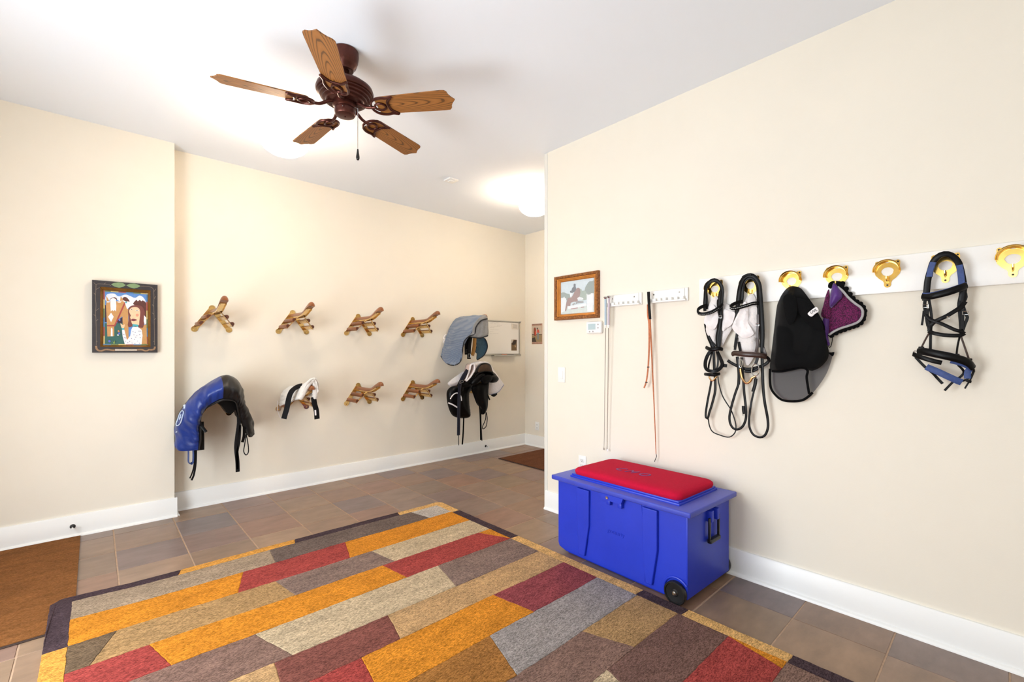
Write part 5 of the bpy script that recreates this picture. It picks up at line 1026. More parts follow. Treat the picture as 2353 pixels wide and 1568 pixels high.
# ================================================================== hook board and bridle brackets
single('hook_board', bbox(DR - .0195, -1.25, 1.644, DR, 1.340, 1.822, .004, 2), BOARD, 'long white painted board carrying brass bridle brackets', 'board')
def bracket_proto():
    t = root('bridle_bracket', '', 'bracket')
    half = [(0, .040), (.014, .043), (.030, .050), (.040, .053), (.047, .049), (.048, .038), (.047, .020), (.0505, .002), (.046, -.016), (.032, -.034), (.018, -.046), (.0135, -.056), (.0135, -.068), (.009, -.077), (0, -.080)]
    out = half + [(-a, b) for a, b in reversed(half[1:-1])]
    hole = [(.0235 * math.cos(a) * (1.05 if math.sin(a) > 0 else .96), .0215 * math.sin(a) - .002) for a in [2 * math.pi * k / 28 for k in range(28)]]
    hole = hole[::-1]; no, nh = len(out), len(hole)
    pv = [Vector(p) for p in out + hole]
    ed = [(i, (i + 1) % no) for i in range(no)] + [(no + i, no + (i + 1) % nh) for i in range(nh)]
    vo, eo, fo, *_ = delaunay_2d_cdt(pv, ed, [], 0, 1e-7)
    from mathutils.geometry import intersect_point_tri_2d
    def ins(p, poly):
        c = False
        for i in range(len(poly)):
            a, b = poly[i], poly[i - 1]
            if (a[1] > p[1]) != (b[1] > p[1]) and p[0] < (b[0] - a[0]) * (p[1] - a[1]) / (b[1] - a[1]) + a[0]: c = not c
        return c
    fs = []
    for f in fo:
        c = sum((vo[i] for i in f), Vector((0, 0))) / len(f)
        if ins(c, out) and not ins(c, hole): fs.append(tuple(f))
    m = len(vo); V = [(-.0035, -p[0], p[1]) for p in vo] + [(0, -p[0], p[1]) for p in vo]
    F = fs + [tuple(i + m for i in reversed(f)) for f in fs]; es = {(f[i], f[(i + 1) % len(f)]) for f in fs for i in range(len(f))}
    F += [(b, a, a + m, b + m) for a, b in es if (b, a) not in es]
    mk('plate', V, F, BRASS, t, False, local=True)
    # arched rest over which the crownpiece lies
    V, F = [], []; A = [math.radians(-8 + 196 * k / 26) for k in range(27)]; prof = [(.0, .044), (.015, .0455), (.030, .0468), (.038, .0485), (.042, .0515), (.0435, .0505), (.040, .0465), (.030, .0445), (.015, .0432), (.0, .0415)]
    for a in A:
        for x, r in prof: V.append((-.003 - x, r * math.cos(a) * 1.02, r * math.sin(a) + .002))
    k = len(prof)
    for i in range(len(A) - 1):
        for j in range(k): F.append((i * k + j, i * k + (j + 1) % k, (i + 1) * k + (j + 1) % k, (i + 1) * k + j))
    F.append(tuple(range(k))); F.append(tuple(range((len(A) - 1) * k, len(A) * k)))
    mk('crown_rest', V, F, BRASS, t, local=True)
    mk('small_hook', *tube([(-.003, 0, -.050), (-.018, 0, -.052), (-.028, 0, -.046), (-.031, 0, -.034), (-.031, 0, -.026)], .0038, 8), BRASS, t, local=True)
    for y, z in ((.040, .043), (-.040, .043), (0, -.068)): mk('screw', *lathe([(.004, 0), (.004, -.002), (.001, -.0025)], (-.0035, y, z), 10, 'x'), DARKM, t, local=True)
    return t
bp = bracket_proto()
BLAB = ['brass bridle bracket holding the first bridle with a white bonnet beside the whip racks', 'brass bridle bracket holding the bridle with the brown noseband', 'brass bridle bracket with the black fly mask hung below',
        'brass bridle bracket with the purple ear bonnet hung below', 'empty brass bridle bracket beside the purple ear bonnet', 'brass bridle bracket holding the blue padded bridle', 'empty brass bridle bracket beyond the blue padded bridle']
for i, (y, lb) in enumerate(zip([1.237, 1.027, .812, .602, .396, .190, -.017], BLAB)):
    o = bp if i == 0 else copy_tree(bp)
    o.location = (DR - .0196, y, 1.750); o['label'] = lb; o['group'] = 'brass brackets on the hook board'

# ================================================================== bridles
def studs(parent, pts, off, z, a, b, n):
    P = cr(pts, 120); V, F = [], []
    for k in range(n):
        i = int((a + (b - a) * k / (n - 1)) * 119); p = Vector(P[i]) + Vector((-off, 0, z))
        s = lathe([(.0005, -.003), (.0026, 0), (.0005, .003)], tuple(p), 6, 'x'); V, F = join((V, F), s)
    mk('rhinestone_row', V, F, CHROME, parent, False)
def buckle(parent, c, w=.016, h=.014):
    c = Vector(c); mk('buckle', *tube([(c.x, c.y + a * w / 2, c.z + b * h / 2) for a, b in ((-1, -1), (1, -1), (1, 1), (-1, 1))], .0018, 6, closed=True, raw=True), CHROME, parent)
t = root('bridle', 'black bridle with a jewelled browband and folded noseband next to the whip racks', 'bridle', (2.83, 1.235, 1.12), 'bridles on the hook board')
mk('crownpiece', *join(ribbon(D['a_crown'], .019, .006, RN), ribbon(D['a_crown2'], .016, .005, RN)), LEA, t)
bb = mk('browband', *ribbon(D['a_brow'], .021, .009, RN, True, rnd=True), LEA, t); studs(bb, D['a_brow'], .006, -.005, .35, .88, 20)
c1 = mk('cheekpiece', *join(ribbon(D['a_cheek_r'], .024, .008, RN), ribbon(D['a_cheek_r2'], .016, .006, RN)), LEA, t); buckle(c1, Vector(D['a_cheek_r'][3]) + Vector((-.008, 0, .004)))
mk('cheekpiece', *join(ribbon(D['a_cheek_l'], .022, .006, RN), ribbon(D['a_cheek_l2'], .018, .005, RN)), LEA, t)
nb = mk('noseband', *join(ribbon(D['a_nose'], .020, .009, RN, False), ribbon(D['a_roll'], .024, .016, RN, True, rnd=True), ribbon(D['a_low'], .020, .014, RN, True, rnd=True), ribbon(D['a_keep'], .020, .010, RN, True)), LEA, t)
mk('hanger_strap', *join(ribbon(D['a_center'], .015, .005, RN), ribbon(D['a_center2'], .010, .005, RN), ribbon(D['a_center3'], .010, .005, RN)), LEA, t)
cord(t, 'bit', 'a_bit', GOLDM, .0048)
mk('rein', *ribbon(D['a_rein'], .0145, .004, RN, w2=.012), LEA, t); mk('rein', *ribbon(D['a_rein2'], .0065, .004, RN), LEA, t)
t = root('ear_bonnet', 'white crochet ear bonnet hung inside the first bridle', 'bonnet', (2.85, 1.22, 1.42), 'white crochet ear bonnets')
mk('crochet_veil', *patch(D['a_bon1'], 'R', .022, .006, .011, .012, 34), CROCH, t); mk('crochet_veil', *patch(D['a_bon2'], 'R', .018, .006, .011, .010, 34), CROCH, t)
mk('ear', *patch(D['a_bon1e'], 'R', .010, .006, .011, .022, 40), WCLOTH, t); mk('ear', *patch(D['a_bon2e'], 'R', .010, .006, .011, .02, 40), WCLOTH, t)

t = root('bridle', 'black bridle with a rolled brown noseband and long reins', 'bridle', (2.83, 1.03, 1.1), 'bridles on the hook board')
mk('crownpiece', *join(ribbon(D['b_crown'], .024, .008, RN), ribbon(D['b_crown2'], .020, .006, RN), ribbon(D['b_crowntab'], .012, .006, RN)), LEA, t)
bb = mk('browband', *ribbon(D['b_brow'], .020, .009, RN, True, rnd=True), LEA, t); studs(bb, D['b_brow'], .006, -.001, .38, .95, 28)
for ks in (('b_cheek_l', 'b_cheek_l2', 'b_cheek_l3'), ('b_cheek_r', 'b_cheek_r2', 'b_cheek_r3')):
    c1 = mk('cheekpiece', *join(*[ribbon(D[k_], .014, .006, RN) for k_ in ks]), LEA if ks[0][-1] == 'l' else LEAB, t); buckle(c1, Vector(D[ks[0]][1]) + Vector((-.008, 0, 0)))
mk('noseband', *ribbon(D['b_nose'], .030, .016, RN, True, rnd=True), LEAB, t)
mk('flash_strap', *join(ribbon(D['b_nose2'], .017, .005, RN, False), ribbon(D['b_jaw'], .015, .005, RN, False)), LEA, t)
mk('hanger_strap', *join(ribbon(D['b_hang_l'], .016, .005, RN), ribbon(D['b_hang_l2'], .014, .005, RN), ribbon(D['b_hang_r'], .016, .006, RN)), LEA, t)
for k_ in ('b_ring_l', 'b_ring_r'): cord(t, 'bit_ring', k_, CHROME, .0034)
cord(t, 'bit', 'b_bit', GOLDM, .0068)
mk('rein', *ribbon(D['b_rein1'], .0135, .004, RN), LEA, t); mk('rein', *join(ribbon(D['b_rein2'], .0095, .004, RN, w2=.0175), ribbon(D['b_stub'], .018, .005, RN)), LEA, t)
r3 = mk('strap_end', *ribbon(D['b_tail'], .016, .005, RN), LEA, t); buckle(r3, D['b_tail'][-1], .014, .02)
t = root('ear_bonnet', 'white crochet ear bonnet hung inside the bridle with the brown noseband', 'bonnet', (2.85, 1.03, 1.40), 'white crochet ear bonnets')
mk('crochet_veil', *patch(D['b_bon'], 'R', .022, .006, .011, .012, 34), CROCH, t)
mk('ear', *patch(D['b_bon_e'], 'R', .010, .006, .011, .026, 40), WCLOTH, t); mk('ear', *patch(D['b_bon_e2'], 'R', .014, .006, .011, .006, 30), CROCH, t)

# ================================================================== fly mask
t = root('fly_mask', 'black mesh fly mask with a small white label', 'fly mask', (2.83, .83, 1.1))
mk('mesh_lining', *patch(D['m_back'], 'R', -.012, .0008, .016, .006, 14), MESHK, t)
mk('mesh_face', *patch(D['m_front'], 'R', .055, .0008, .016, .014, 16), MESHK2, t)
for k_ in ('m_ear', 'm_ear2'): mk('ear_cover', *patch(D[k_], 'R', .012, .002, .014, .008, 20), KNIT, t)
mk('face_panel', *patch(D['m_mid'], 'R', .02, .0008, .016, .012, 18), MESHK2, t)
cord(t, 'bound_edge', 'm_bind', KNIT, .0065); cord(t, 'seam', 'm_seam', KNIT, .006)
mk('fastening_tab', *patch(D['m_tip'], 'R', .004, .004, .008), KNIT, t)
lb = mk('label', *patch(D['m_label'], 'R', .004, .0012, .008), WCLOTH, t)
lc = sum((Vector(p) for p in D['m_label']), Vector()) / len(D['m_label'])
ca, sa = math.cos(math.radians(32)), math.sin(math.radians(32))
mk('label_print', *textmesh('UVL', .019, lambda a, b, q: (lc.x - .006 - q, lc.y - (a * ca - b * sa), lc.z + a * sa + b * ca), .0004, .3), DARKM, lb, False)

# ================================================================== purple ear bonnet
t = root('ear_bonnet', 'purple crochet ear bonnet with black scalloped edge and silver cord', 'bonnet', (2.84, .58, 1.35))
mk('crochet_veil', *patch(D['p_flap'], 'R', .014, .006, .011, .006, 25), MAGENTA, t)
mk('crochet_veil', *patch(D['p_strip'], 'R', .012, .006, .010), MAGENTA, t)
mk('ear', *patch(D['p_ear'], 'R', .020, .006, .010, .006, 30), PURPLE, t); mk('ear', *patch(D['p_ear2'], 'R', .012, .006, .010, .006, 30), PURPLE, t)
mk('gathered_top', *patch(D['p_top'], 'R', .012, .012, .010, .005, 40), KNIT, t)
V, F = [], []
for p in D['p_scal']:
    s = lathe([(.001, -.007), (.009, -.005), (.0125, 0), (.009, .005), (.001, .007)], p, 12, 'x'); V, F = join((V, F), s)
mk('scalloped_edge', *join((V, F), ribbon(D['p_edge'], .020, .008, RN)), KNIT, t)
cord(t, 'silver_cord', 'p_cord', SILVERC, .0058); cord(t, 'drawstring', 'p_str', KNIT, .0018)

# ================================================================== blue padded bridle
t = root('bridle', 'black crossed noseband bridle with navy blue padding', 'bridle', (2.82, .19, 1.29), 'bridles on the hook board')
cp = strap(t, 'crownpiece', 'c_crown', LEA, .024, .007)
for k_ in ('c_pad_l', 'c_pad_r'): strap(cp, 'padding', k_, BLUEP, .022, .012)
bb = mk('browband', *ribbon(D['c_brow'], .030, .014, RN, True, rnd=True), LEA, t); mk('padding', *ribbon(D['c_brow2'], .012, .012, RN, True, rnd=True), BLUEP, bb)
c1 = mk('cheekpiece', *join(*[ribbon(D[k_], w_, .006, RN) for k_, w_ in (('c_ch1', .012), ('c_ch2', .010), ('c_ch3', .013), ('c_tail', .008))]), LEA, t); buckle(c1, Vector(D['c_ch1'][1]) + Vector((-.008, -.004, -.008)), .020)
c2 = mk('cheekpiece', *join(*[ribbon(D[k_], w_, .006, RN) for k_, w_ in (('c_rt1', .013), ('c_rt2', .011), ('c_rt3', .012))]), LEA, t); buckle(c2, Vector(D['c_rt2'][3]) + Vector((-.008, 0, 0)), .018)
x1 = mk('cross_strap', *join(ribbon(D['c_x1'], .017, .005, RN), ribbon(D['c_x4'], .014, .005, RN)), LEA, t); buckle(x1, Vector(D['c_x1'][3]) + Vector((-.006, -.006, -.006)), .008, .008)
for k_, w_ in (('c_x2', .015), ('c_x3', .017)): strap(t, 'cross_strap', k_, LEA, w_, .005)
for k_ in ('c_cd1', 'c_cd2', 'c_cd3'):
    c = cord(t, 'hanger_cord', k_, LEAB if k_ != 'c_cd3' else LEA, .0036)
    e = Vector(D[k_][-1]); mk('keeper', *bbox(e.x - .008, e.y - .010, e.z - .006, e.x + .006, e.y + .010, e.z + .006, .003), LEA, c)
nb = mk('noseband', *ribbon(D['c_nose'], .034, .016, RN, True, rnd=True), LEA, t)
for k_ in ('c_nose2', 'c_nose3'): mk('padding', *ribbon(D[k_], .014, .010, RN, True, rnd=True), BLUEP, nb)
mk('flash_strap', *join(ribbon(D['c_und'], .020, .006, RN, True), ribbon(D['c_dn'], .011, .005, RN), ribbon(D['c_lp1'], .009, .004, RN), ribbon(D['c_lp2'], .008, .004, RN), ribbon(D['c_lp3'], .006, .004, RN), ribbon(D['c_kn'], .012, .008, RN)), LEA, t)
cord(t, 'ring', 'c_ring', CHROME, .0026)
strap(t, 'chin_pad', 'c_bpad', BLUEP, .028, .008); strap(t, 'chin_pad', 'c_bp2', BLUEP, .022, .006)

# ================================================================== whip racks and whips
def whip_rack(y0, y1, label):
    t = root('whip_rack', label, 'rack', (DR, (y0 + y1) / 2, 1.69), 'white wooden whip racks')
    bd = mk('backboard', *join(bbox(DR - .014, y1, 1.692, DR, y0, 1.780, .003), bbox(DR - .020, y1 + .02, 1.694, DR - .012, y0 - .02, 1.778, .005)), BOARD, t)
    for y in (y1 + .055, y0 - .055): mk('screw', *lathe([(.005, 0), (.005, -.002), (.001, -.002)], (DR - .0195, y, 1.752), 10, 'x'), CHROME, bd)
    n = 7; w = (y0 - y1 - .02) / n
    # bowed ledge made of lugs with slots between
    for i in range(n):
        a = y1 + .01 + i * w + w * .16; b = a + w * .68; u = (i + .5) / n
        dpt = .052 - .012 * abs(u - .5) * 2
        mk('lug', *bbox(DR - dpt, a, 1.703, DR - .016, b, 1.722, .004), BOARD, t)
    pts = [(.018, y1 + .006)] + [(.048 - .012 * abs(u - .5) * 2, y1 + .01 + (y0 - y1 - .02) * u) for u in [k / 10 for k in range(11)]] + [(.018, y0 - .006)]
    mk('ledge', *prism([(DR - a, b) for a, b in pts], lambda a, b, z: (a, b, z), 1.694, 1.704), BOARD, t, False)
    return t
whip_rack(2.056, 1.760, 'white whip rack with two slim whips by the picture frame')
whip_rack(1.715, 1.417, 'white whip rack holding the tan whip')
def whip(keyname, grip, label, tipm):
    P = D[keyname]; t = root('riding_whip', label, 'whip', (P[-1][0], P[-1][1], P[-1][2]), 'slim whips on the rack')
    mk('shaft', *tube(P[1:], .0030, 8, r2=.0016), SHAFT, t)
    mk('grip', *tube([P[0], P[1]], .0085, 12), grip, t)
    a = Vector(P[0]); mk('pommel_cap', *lathe([(.002, .014), (.012, .012), (.016, .006), (.011, .002), (.008, -.006)], (a.x, a.y, a.z), 16), CHROME, t)
    b = Vector(P[1]); mk('ferrule', *lathe([(.0085, 0), (.007, -.012), (.0035, -.024)], (b.x, b.y, b.z), 12), PLASTW, t)
    e = Vector(P[-1]); mk('lash', *bbox(e.x - .002, e.y - .005, e.z - .012, e.x + .002, e.y + .005, e.z + .006, .0015), tipm, t)
whip('w1', TEALH, 'slim grey whip with a pale blue grip', SHAFT); whip('w2', LILAC, 'slim grey whip with a lilac grip', PLASTW)
t = root('riding_whip', 'tan leather whip with a black grip and folded lash', 'whip', tuple(D['w3l'][-1]))
cord(t, 'grip', 'w3h', LEA, .0105, r2=.0085); cord(t, 'shaft', 'w3', ORWOOD, .0062, r2=.0026); cord(t, 'tip', 'w3l', LEA, .0022)
kp = strap(t, 'lash_strap', 'w3k', ORWOOD, .012, .005, w2=.010)
for i in (4, 5):
    e = Vector(D['w3k'][i]) + Vector((0, 0, -.012)); mk('band', *bbox(e.x - .006, e.y - .007, e.z - .004, e.x + .005, e.y + .007, e.z + .004, .002), LEAB, kp)

# ================================================================== pictures
def mitre_frame(name, polys, to3, d0, d1, m, parent, outer, inner, prof=None):
    o = polys[outer]; i = polys[inner]
    for k in range(4):
        a, b, c, d = o[k], o[(k + 1) % 4], i[(k + 1) % 4], i[k]
        lp = lambda p, q, s: (p[0] + (q[0] - p[0]) * s, p[1] + (q[1] - p[1]) * s)
        pf = prof or [(0, d0), (0, d1), (1, d1), (1, d0)]
        n = len(pf); V = [to3(*lp(a, d, s), t) for s, t in pf] + [to3(*lp(b, c, s), t) for s, t in pf]
        F = [tuple(range(n)), tuple(range(2 * n - 1, n - 1, -1))] + [(q, (q + 1) % n, n + (q + 1) % n, n + q) for q in range(n)]
        mk(name, V, F, m, parent, False)
def rect(p):
    a = [q[0] for q in p]; b = [q[1] for q in p]
    return p
t = root('folk_art_painting', 'folk art painting of a woman and horse in a dark vine painted frame', 'painting', (.178, DF, 1.348))
FP = {k: v for k, v in D['artframe']}
DKF = mat('dark_brown_painted_wood', (48, 42, 44), .5, var=.15, vscale=30); GLT = mat('gilt_slip', (140, 98, 40), .4, .4, var=.2, vscale=40)
def norm(p): # plain rectangle from the measured corners
    a = sorted(q[0] for q in p); b = sorted(q[1] for q in p); x0, x1 = (a[0] + a[1]) / 2, (a[2] + a[3]) / 2; z0, z1 = (b[0] + b[1]) / 2, (b[2] + b[3]) / 2
    return [(x0, z1), (x1, z1), (x1, z0), (x0, z0)]
FP = {k: norm(v) for k, v in FP.items()}
mitre_frame('frame_rail', FP, PF, 0, .04, DKF, t, 'o', 'i', [(0, 0), (0, .040), (1, .040), (1, 0)])
mitre_frame('gilt_slip', FP, PF, 0, .03, GLT, t, 'i', 'c', [(0, .004), (0, .036), (1, .016), (1, .004)])
ACOL = dict(border=(60, 50, 60), sky=(92, 140, 206), cloud=(222, 228, 238), mount=(92, 48, 40), white=(236, 234, 236), grass=(48, 96, 88), dark=(50, 34, 50), tan=(196, 146, 88), red=(164, 68, 62), hair=(118, 62, 54), skin=(236, 198, 160), blush=(222, 150, 124), lips=(120, 50, 60),
            teal=(66, 170, 184), blue=(96, 104, 196), orange=(206, 140, 90), green2=(140, 170, 90), dot=(120, 124, 160), leaf=(124, 148, 104), plaque=(206, 190, 170))
cvs = printed('canvas', D['art'], ACOL, PF, .008, t, soft=('hair', 'skin', 'cloud', 'mount', 'blush', 'blue', 'orange', 'lips'))
RB = [('yel', (206, 180, 110)), ('rd', (170, 84, 66)), ('bl', (84, 130, 170)), ('gr', (120, 132, 76))]
x0, x1, z0, z1 = FP['c'][0][0], FP['c'][1][0], FP['c'][2][1], FP['c'][0][1]
ed = []
for k in range(6):
    for side in range(4):
        nm = ['rb_yel', 'rb_rd', 'rb_bl', 'rb_gr'][(k + side) % 4]; u0, u1 = k / 6, (k + 1) / 6
        if side < 2: xx = x0 + .002 if side == 0 else x1 - .010; ed.append((nm, [(xx, z0 + (z1 - z0) * u0), (xx + .008, z0 + (z1 - z0) * u0), (xx + .008, z0 + (z1 - z0) * u1), (xx, z0 + (z1 - z0) * u1)]))
        else: zz = z0 + .002 if side == 2 else z1 - .010; ed.append((nm, [(x0 + (x1 - x0) * u0, zz), (x0 + (x1 - x0) * u1, zz), (x0 + (x1 - x0) * u1, zz + .008), (x0 + (x1 - x0) * u0, zz + .008)]))
printed('painted_border', ed, {'rb_' + a: b for a, b in RB}, PF, .0095, cvs, 0.00002)
printed('frame_ornament', D['artdeco'], ACOL, PF, .0398, t)
VN = mat('vine_paint', (150, 132, 112), .6); BRN = mat('branch_paint', (150, 116, 84), .6, var=.2, vscale=60)
fz_ = lambda pts: [(p[0], DF - .0405, p[2]) for p in pts]
mk('painted_vine', *join(*[tube(fz_(p), .0011, 5) for p in D['vines']]), VN, t)
mk('painted_branch', *join(*[ribbon(fz_(p), .012, .002, FN) for p in D['branches']]), BRN, t)
pq = D['artdeco'][2][1]; pcx = sum(q[0] for q in pq) / 4; pcz = sum(q[1] for q in pq) / 4
pw_ = [tube([(pcx - .055 + .11 * k / 9, DF - .0412, pcz - .001), (pcx - .052 + .11 * k / 9, DF - .0412, pcz + .0016 * (1 + k % 2)), (pcx - .048 + .11 * k / 9, DF - .0412, pcz - .0012), (pcx - .0455 + .11 * k / 9, DF - .0412, pcz + .001)], .0005, 4, .003) for k in range(9)]
mk('plaque_lettering', *join(*pw_), DARKM, t)['kind'] = 'stuff'

t = root('framed_photograph', 'photograph of a rider on a jumping horse in a carved gold frame', 'picture', (DR, 2.376, 1.618))
PFm = {k: norm(v) for k, v in D['photoframe']}
GOLDF = mat('carved_gold_frame', (176, 112, 52), .4, .35, second=(112, 62, 26), vscale=70, bump=1.0, bscale=110); GOLDP = mat('plain_gold_moulding', (196, 126, 52), .35, .4, var=.12, vscale=20)
mitre_frame('carved_rail', PFm, PR, 0, .035, GOLDF, t, 'o', 'm', [(0, 0), (0, .028), (.15, .034), (.5, .036), (.85, .032), (1, .026), (1, 0)])
mitre_frame('inner_moulding', PFm, PR, 0, .03, GOLDP, t, 'm', 'i', [(0, 0), (0, .027), (.3, .026), (.4, .021), (.7, .020), (1, .012), (1, 0)])
PCOL = dict(psky=(206, 218, 224), ptree=(142, 154, 146), ptree2=(160, 172, 158), pgrass=(206, 214, 208), pwhite=(232, 234, 236), phorse=(150, 112, 104), pdark=(88, 90, 98), pdark2=(150, 146, 146), pred=(176, 132, 128))  # print tones paled to carry the reflections in the glass
ph = printed('photo_print', D['photo'], PCOL, PR, .006, t, soft=('phorse', 'pdark', 'ptree', 'ptree2'))
mk('glazing', *prism(PFm['i'], PR, .0125, .0135), mat('picture_glass', (235, 242, 246), .03, alpha=.10), t, False)

t = root('tin_sign', 'small tin sign of a person beside a chestnut horse on the end wall', 'sign', (XFAR, 4.547, 1.464))
sy = lambda u: 4.651 - .209 * u; sz = lambda v: 1.757 - .293 * v
SP_ = lambda l: [(sy(a), sz(b)) for a, b in l]
printed('sign_face', [('sg_edge', SP_([(0, 0), (1, 0), (1, 1), (0, 1)])), ('sg_sky', SP_([(.03, .10), (.97, .10), (.97, .60), (.03, .60)])), ('sg_field', SP_([(.03, .56), (.97, .54), (.97, .89), (.03, .89)])), ('sg_fence', SP_([(.03, .50), (.97, .52), (.97, .55), (.03, .54)])),
    ('sg_dark', SP_([(.03, .70), (.3, .66), (.45, .89), (.03, .89)])), ('sg_horse', SP_([(.20, .22), (.30, .17), (.40, .24), (.42, .42), (.38, .60), (.24, .60), (.18, .42)])), ('sg_red', SP_([(.30, .36), (.44, .38), (.44, .54), (.34, .56)])), ('sg_red', SP_([(.50, .33), (.58, .28), (.68, .30), (.74, .44), (.64, .46), (.52, .44)])), ('sg_jean', SP_([(.52, .44), (.68, .44), (.66, .78), (.54, .78)])), ('sg_dark', SP_([(.48, .22), (.54, .19), (.60, .22), (.58, .29), (.50, .28)]))],
    dict(sg_edge=(190, 150, 128), sg_sky=(196, 180, 160), sg_field=(150, 128, 92), sg_fence=(90, 74, 60), sg_dark=(74, 62, 50), sg_horse=(140, 62, 40), sg_red=(206, 84, 62), sg_jean=(120, 128, 130)), PX_, 0, t, .0002, .002)
STX = mat('sign_lettering', (120, 84, 72), .6)
for s_, z_ in (('AND SHE LIVED', 1.744), ('HAPPILY EVER AFTER', 1.478)): mk('sign_lettering', *textmesh(s_, .026 if z_ > 1.6 else .019, lambda a, b, q: (XFAR - .0045 - q, 4.5465 - a, z_ + b), .0003), STX, t, False)

# ================================================================== whiteboard
t = root('whiteboard', 'magnetic whiteboard with a metal frame and pen tray', 'whiteboard', (4.2, DL, 1.31))
WX0, WX1, WZ0, WZ1 = 3.865, 4.530, 1.318, 1.780
mk('writing_surface', *box(WX0 + .01, DL - .012, WZ0 + .01, WX1 - .01, DL, WZ1 - .01), mat('whiteboard_enamel', (242, 240, 236), .25), t, False)
ALU = mat('aluminium', (186, 184, 178), .35, .8)
mk('frame', *tube(cr([(WX0, DL - .010, WZ0 + .02), (WX0, DL - .010, WZ1 - .02), (WX0 + .02, DL - .010, WZ1), (WX1 - .02, DL - .010, WZ1), (WX1, DL - .010, WZ1 - .02), (WX1, DL - .010, WZ0 + .02), (WX1 - .02, DL - .010, WZ0), (WX0 + .02, DL - .010, WZ0)], 120, True), .0105, 8, closed=True, raw=True), ALU, t)
mk('pen_tray', *join(bbox(4.01, DL - .065, 1.296, 4.43, DL, 1.302, .002), bbox(4.01, DL - .066, 1.296, 4.43, DL - .060, 1.312, .002)), ALU, t)
INK = mat('marker_ink', (120, 116, 122), .6)
ln = []
for i, (z, a, b) in enumerate([(1.757, 3.99, 4.13), (1.74, 3.99, 4.15), (1.722, 4.11, 4.20), (1.706, 3.98, 4.15), (1.690, 3.98, 4.06), (1.658, 3.985, 4.15), (1.632, 3.985, 4.03), (1.606, 3.985, 4.13)]):
    x = a
    while x < b:
        w = R_.uniform(.008, .026); ln.append(tube([(x, DL - .0127, z + R_.uniform(-.002, .002)), (x + w * .3, DL - .0127, z + R_.uniform(0, .006)), (x + w * .6, DL - .0127, z - R_.uniform(0, .003)), (x + w, DL - .0127, z + R_.uniform(-.001, .004))], .0007, 4, .006)); x += w + R_.uniform(.003, .012)
mk('handwriting', *join(*ln), INK, t)
t = root('paper_note', 'printed paper note pinned to the whiteboard corner', 'paper', (4.46, DL - .013, 1.66))
pn = mk('sheet', *prism([(4.376, 1.762), (4.516, 1.752), (4.522, 1.672), (4.385, 1.677)], PL, .0125, .0137), mat('note_paper', (226, 220, 210), .8), t, False)
mk('printed_lines', *join(*[prism([(4.40 + .01 * (k > 0), 1.744 - .012 * k), (4.49, 1.742 - .012 * k), (4.49, 1.739 - .012 * k), (4.40 + .01 * (k > 0), 1.741 - .012 * k)], PL, .0137, .0140) for k in range(5)]), INK, t, False)
t = root('photo_print', 'small brown photograph stuck on the whiteboard', 'photograph', (4.43, DL - .013, 1.37))
printed('picture', [('ph_brown', [(4.377, 1.528), (4.482, 1.528), (4.482, 1.372), (4.377, 1.372)]), ('ph_light', [(4.379, 1.526), (4.41, 1.526), (4.415, 1.506), (4.40, 1.482), (4.379, 1.482)]), ('ph_dark', [(4.40, 1.50), (4.44, 1.522), (4.478, 1.52), (4.46, 1.47), (4.42, 1.45), (4.385, 1.46)]), ('ph_tan', [(4.44, 1.45), (4.46, 1.445), (4.462, 1.42), (4.445, 1.42)])], dict(ph_brown=(116, 90, 58), ph_light=(206, 198, 186), ph_dark=(52, 40, 30), ph_tan=(190, 160, 120)), PL, .0125, t)
for i, (a, b, c, cl, lb) in enumerate([(4.05, 4.16, .007, (70, 62, 58), 'dark marker lying in the whiteboard tray'), (4.27, 4.39, .007, (60, 58, 60), 'second dark marker at the other end of the whiteboard tray'), (4.17, 4.26, .009, (214, 126, 82), 'orange marker in the middle of the whiteboard tray')]):
    single('marker_pen', tube([(a, DL - .04, 1.302 + c), (b, DL - .042, 1.302 + c)], c, 10), mat('marker_%d' % i, cl, .4), lb, 'marker', 'markers in the whiteboard tray')

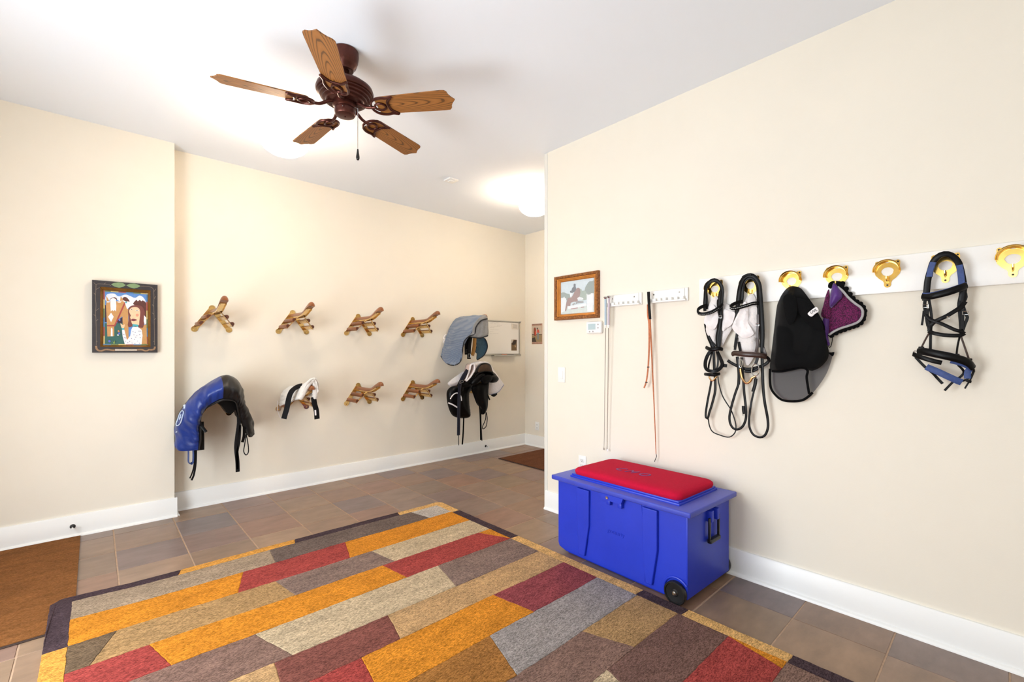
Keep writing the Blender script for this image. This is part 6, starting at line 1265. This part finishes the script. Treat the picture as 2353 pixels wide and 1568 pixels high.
# ================================================================== thermostat, switch, outlets, door stops
t = root('thermostat', 'white wall thermostat with a grey display below the gold framed photograph', 'thermostat', (DR, 2.175, 1.495))
mk('housing', *bbox(DR - .030, 2.100, 1.497, DR, 2.246, 1.592, .012, 3), PLASTW, t)
mk('display', *bbox(DR - .032, 2.152, 1.528, DR - .0295, 2.222, 1.574, .001, 1), mat('lcd_grey', (182, 200, 204), .25), t)
BTN = mat('button_grey', (176, 168, 168), .5)
for y, z in ((2.128, 1.566), (2.128, 1.540), (2.208, 1.513), (2.176, 1.513)): mk('button', *lathe([(.0065, 0), (.0065, -.002), (.003, -.003)], (DR - .0298, y, z), 12, 'x'), BTN, t)
t = root('light_switch', 'white rocker light switch plate beside the partition corner', 'switch', (DR, 2.521, 1.098))
mk('plate', *bbox(DR - .007, 2.484, 1.098, DR, 2.559, 1.226, .003), PLASTW, t); mk('rocker', *bbox(DR - .012, 2.504, 1.128, DR - .006, 2.539, 1.196, .002), PLASTW, t)
def outlet(name, nx, label, cat, loc):
    t = root(name, label, cat, loc); x, y, z = loc
    pl = mk('plate', *bbox(x - .006, y - .037, z, x, y + .037, z + .118, .003), PLASTW, t)
    for zz in (.038, .080):
        r_ = mk('receptacle', *bbox(x - .009, y - .017, z + zz - .016, x - .005, y + .017, z + zz + .016, .004), PLASTW, t)
        mk('slot', *join(box(x - .0094, y - .009, z + zz - .002, x - .0088, y - .006, z + zz + .009), box(x - .0094, y + .006, z + zz - .002, x - .0088, y + .009, z + zz + .009), box(x - .0094, y - .003, z + zz - .012, x - .0088, y + .003, z + zz - .006)), DARKM, r_, False)
outlet('wall_outlet', -1, 'white power outlet behind the tack trunk', 'outlet', (DR, 2.302, .405))
outlet('wall_outlet', -1, 'white power outlet low on the end wall', 'outlet', (XFAR, 4.541, .234))
def door_stop(x, y, label):
    t = root('door_stop', label, 'door stop', (x, y, .075), 'door stops on the baseboards')
    mk('mount', *lathe([(.016, 0), (.016, -.004), (.008, -.008)], (x, y, .078), 16, 'y'), DARKM, t)
    mk('rod', *tube([(x, y - .006, .078), (x, y - .07, .074)], .0055, 10), CHROME, t)
    mk('rubber_tip', *tube([(x, y - .066, .0745), (x, y - .082, .073)], .010, 12), PLASTW, t)
door_stop(-.118, DF - .017, 'door stop with white tip on the baseboard above the golden brown mat'); door_stop(3.90, DL - .017, 'door stop with white tip on the baseboard under the black saddle')
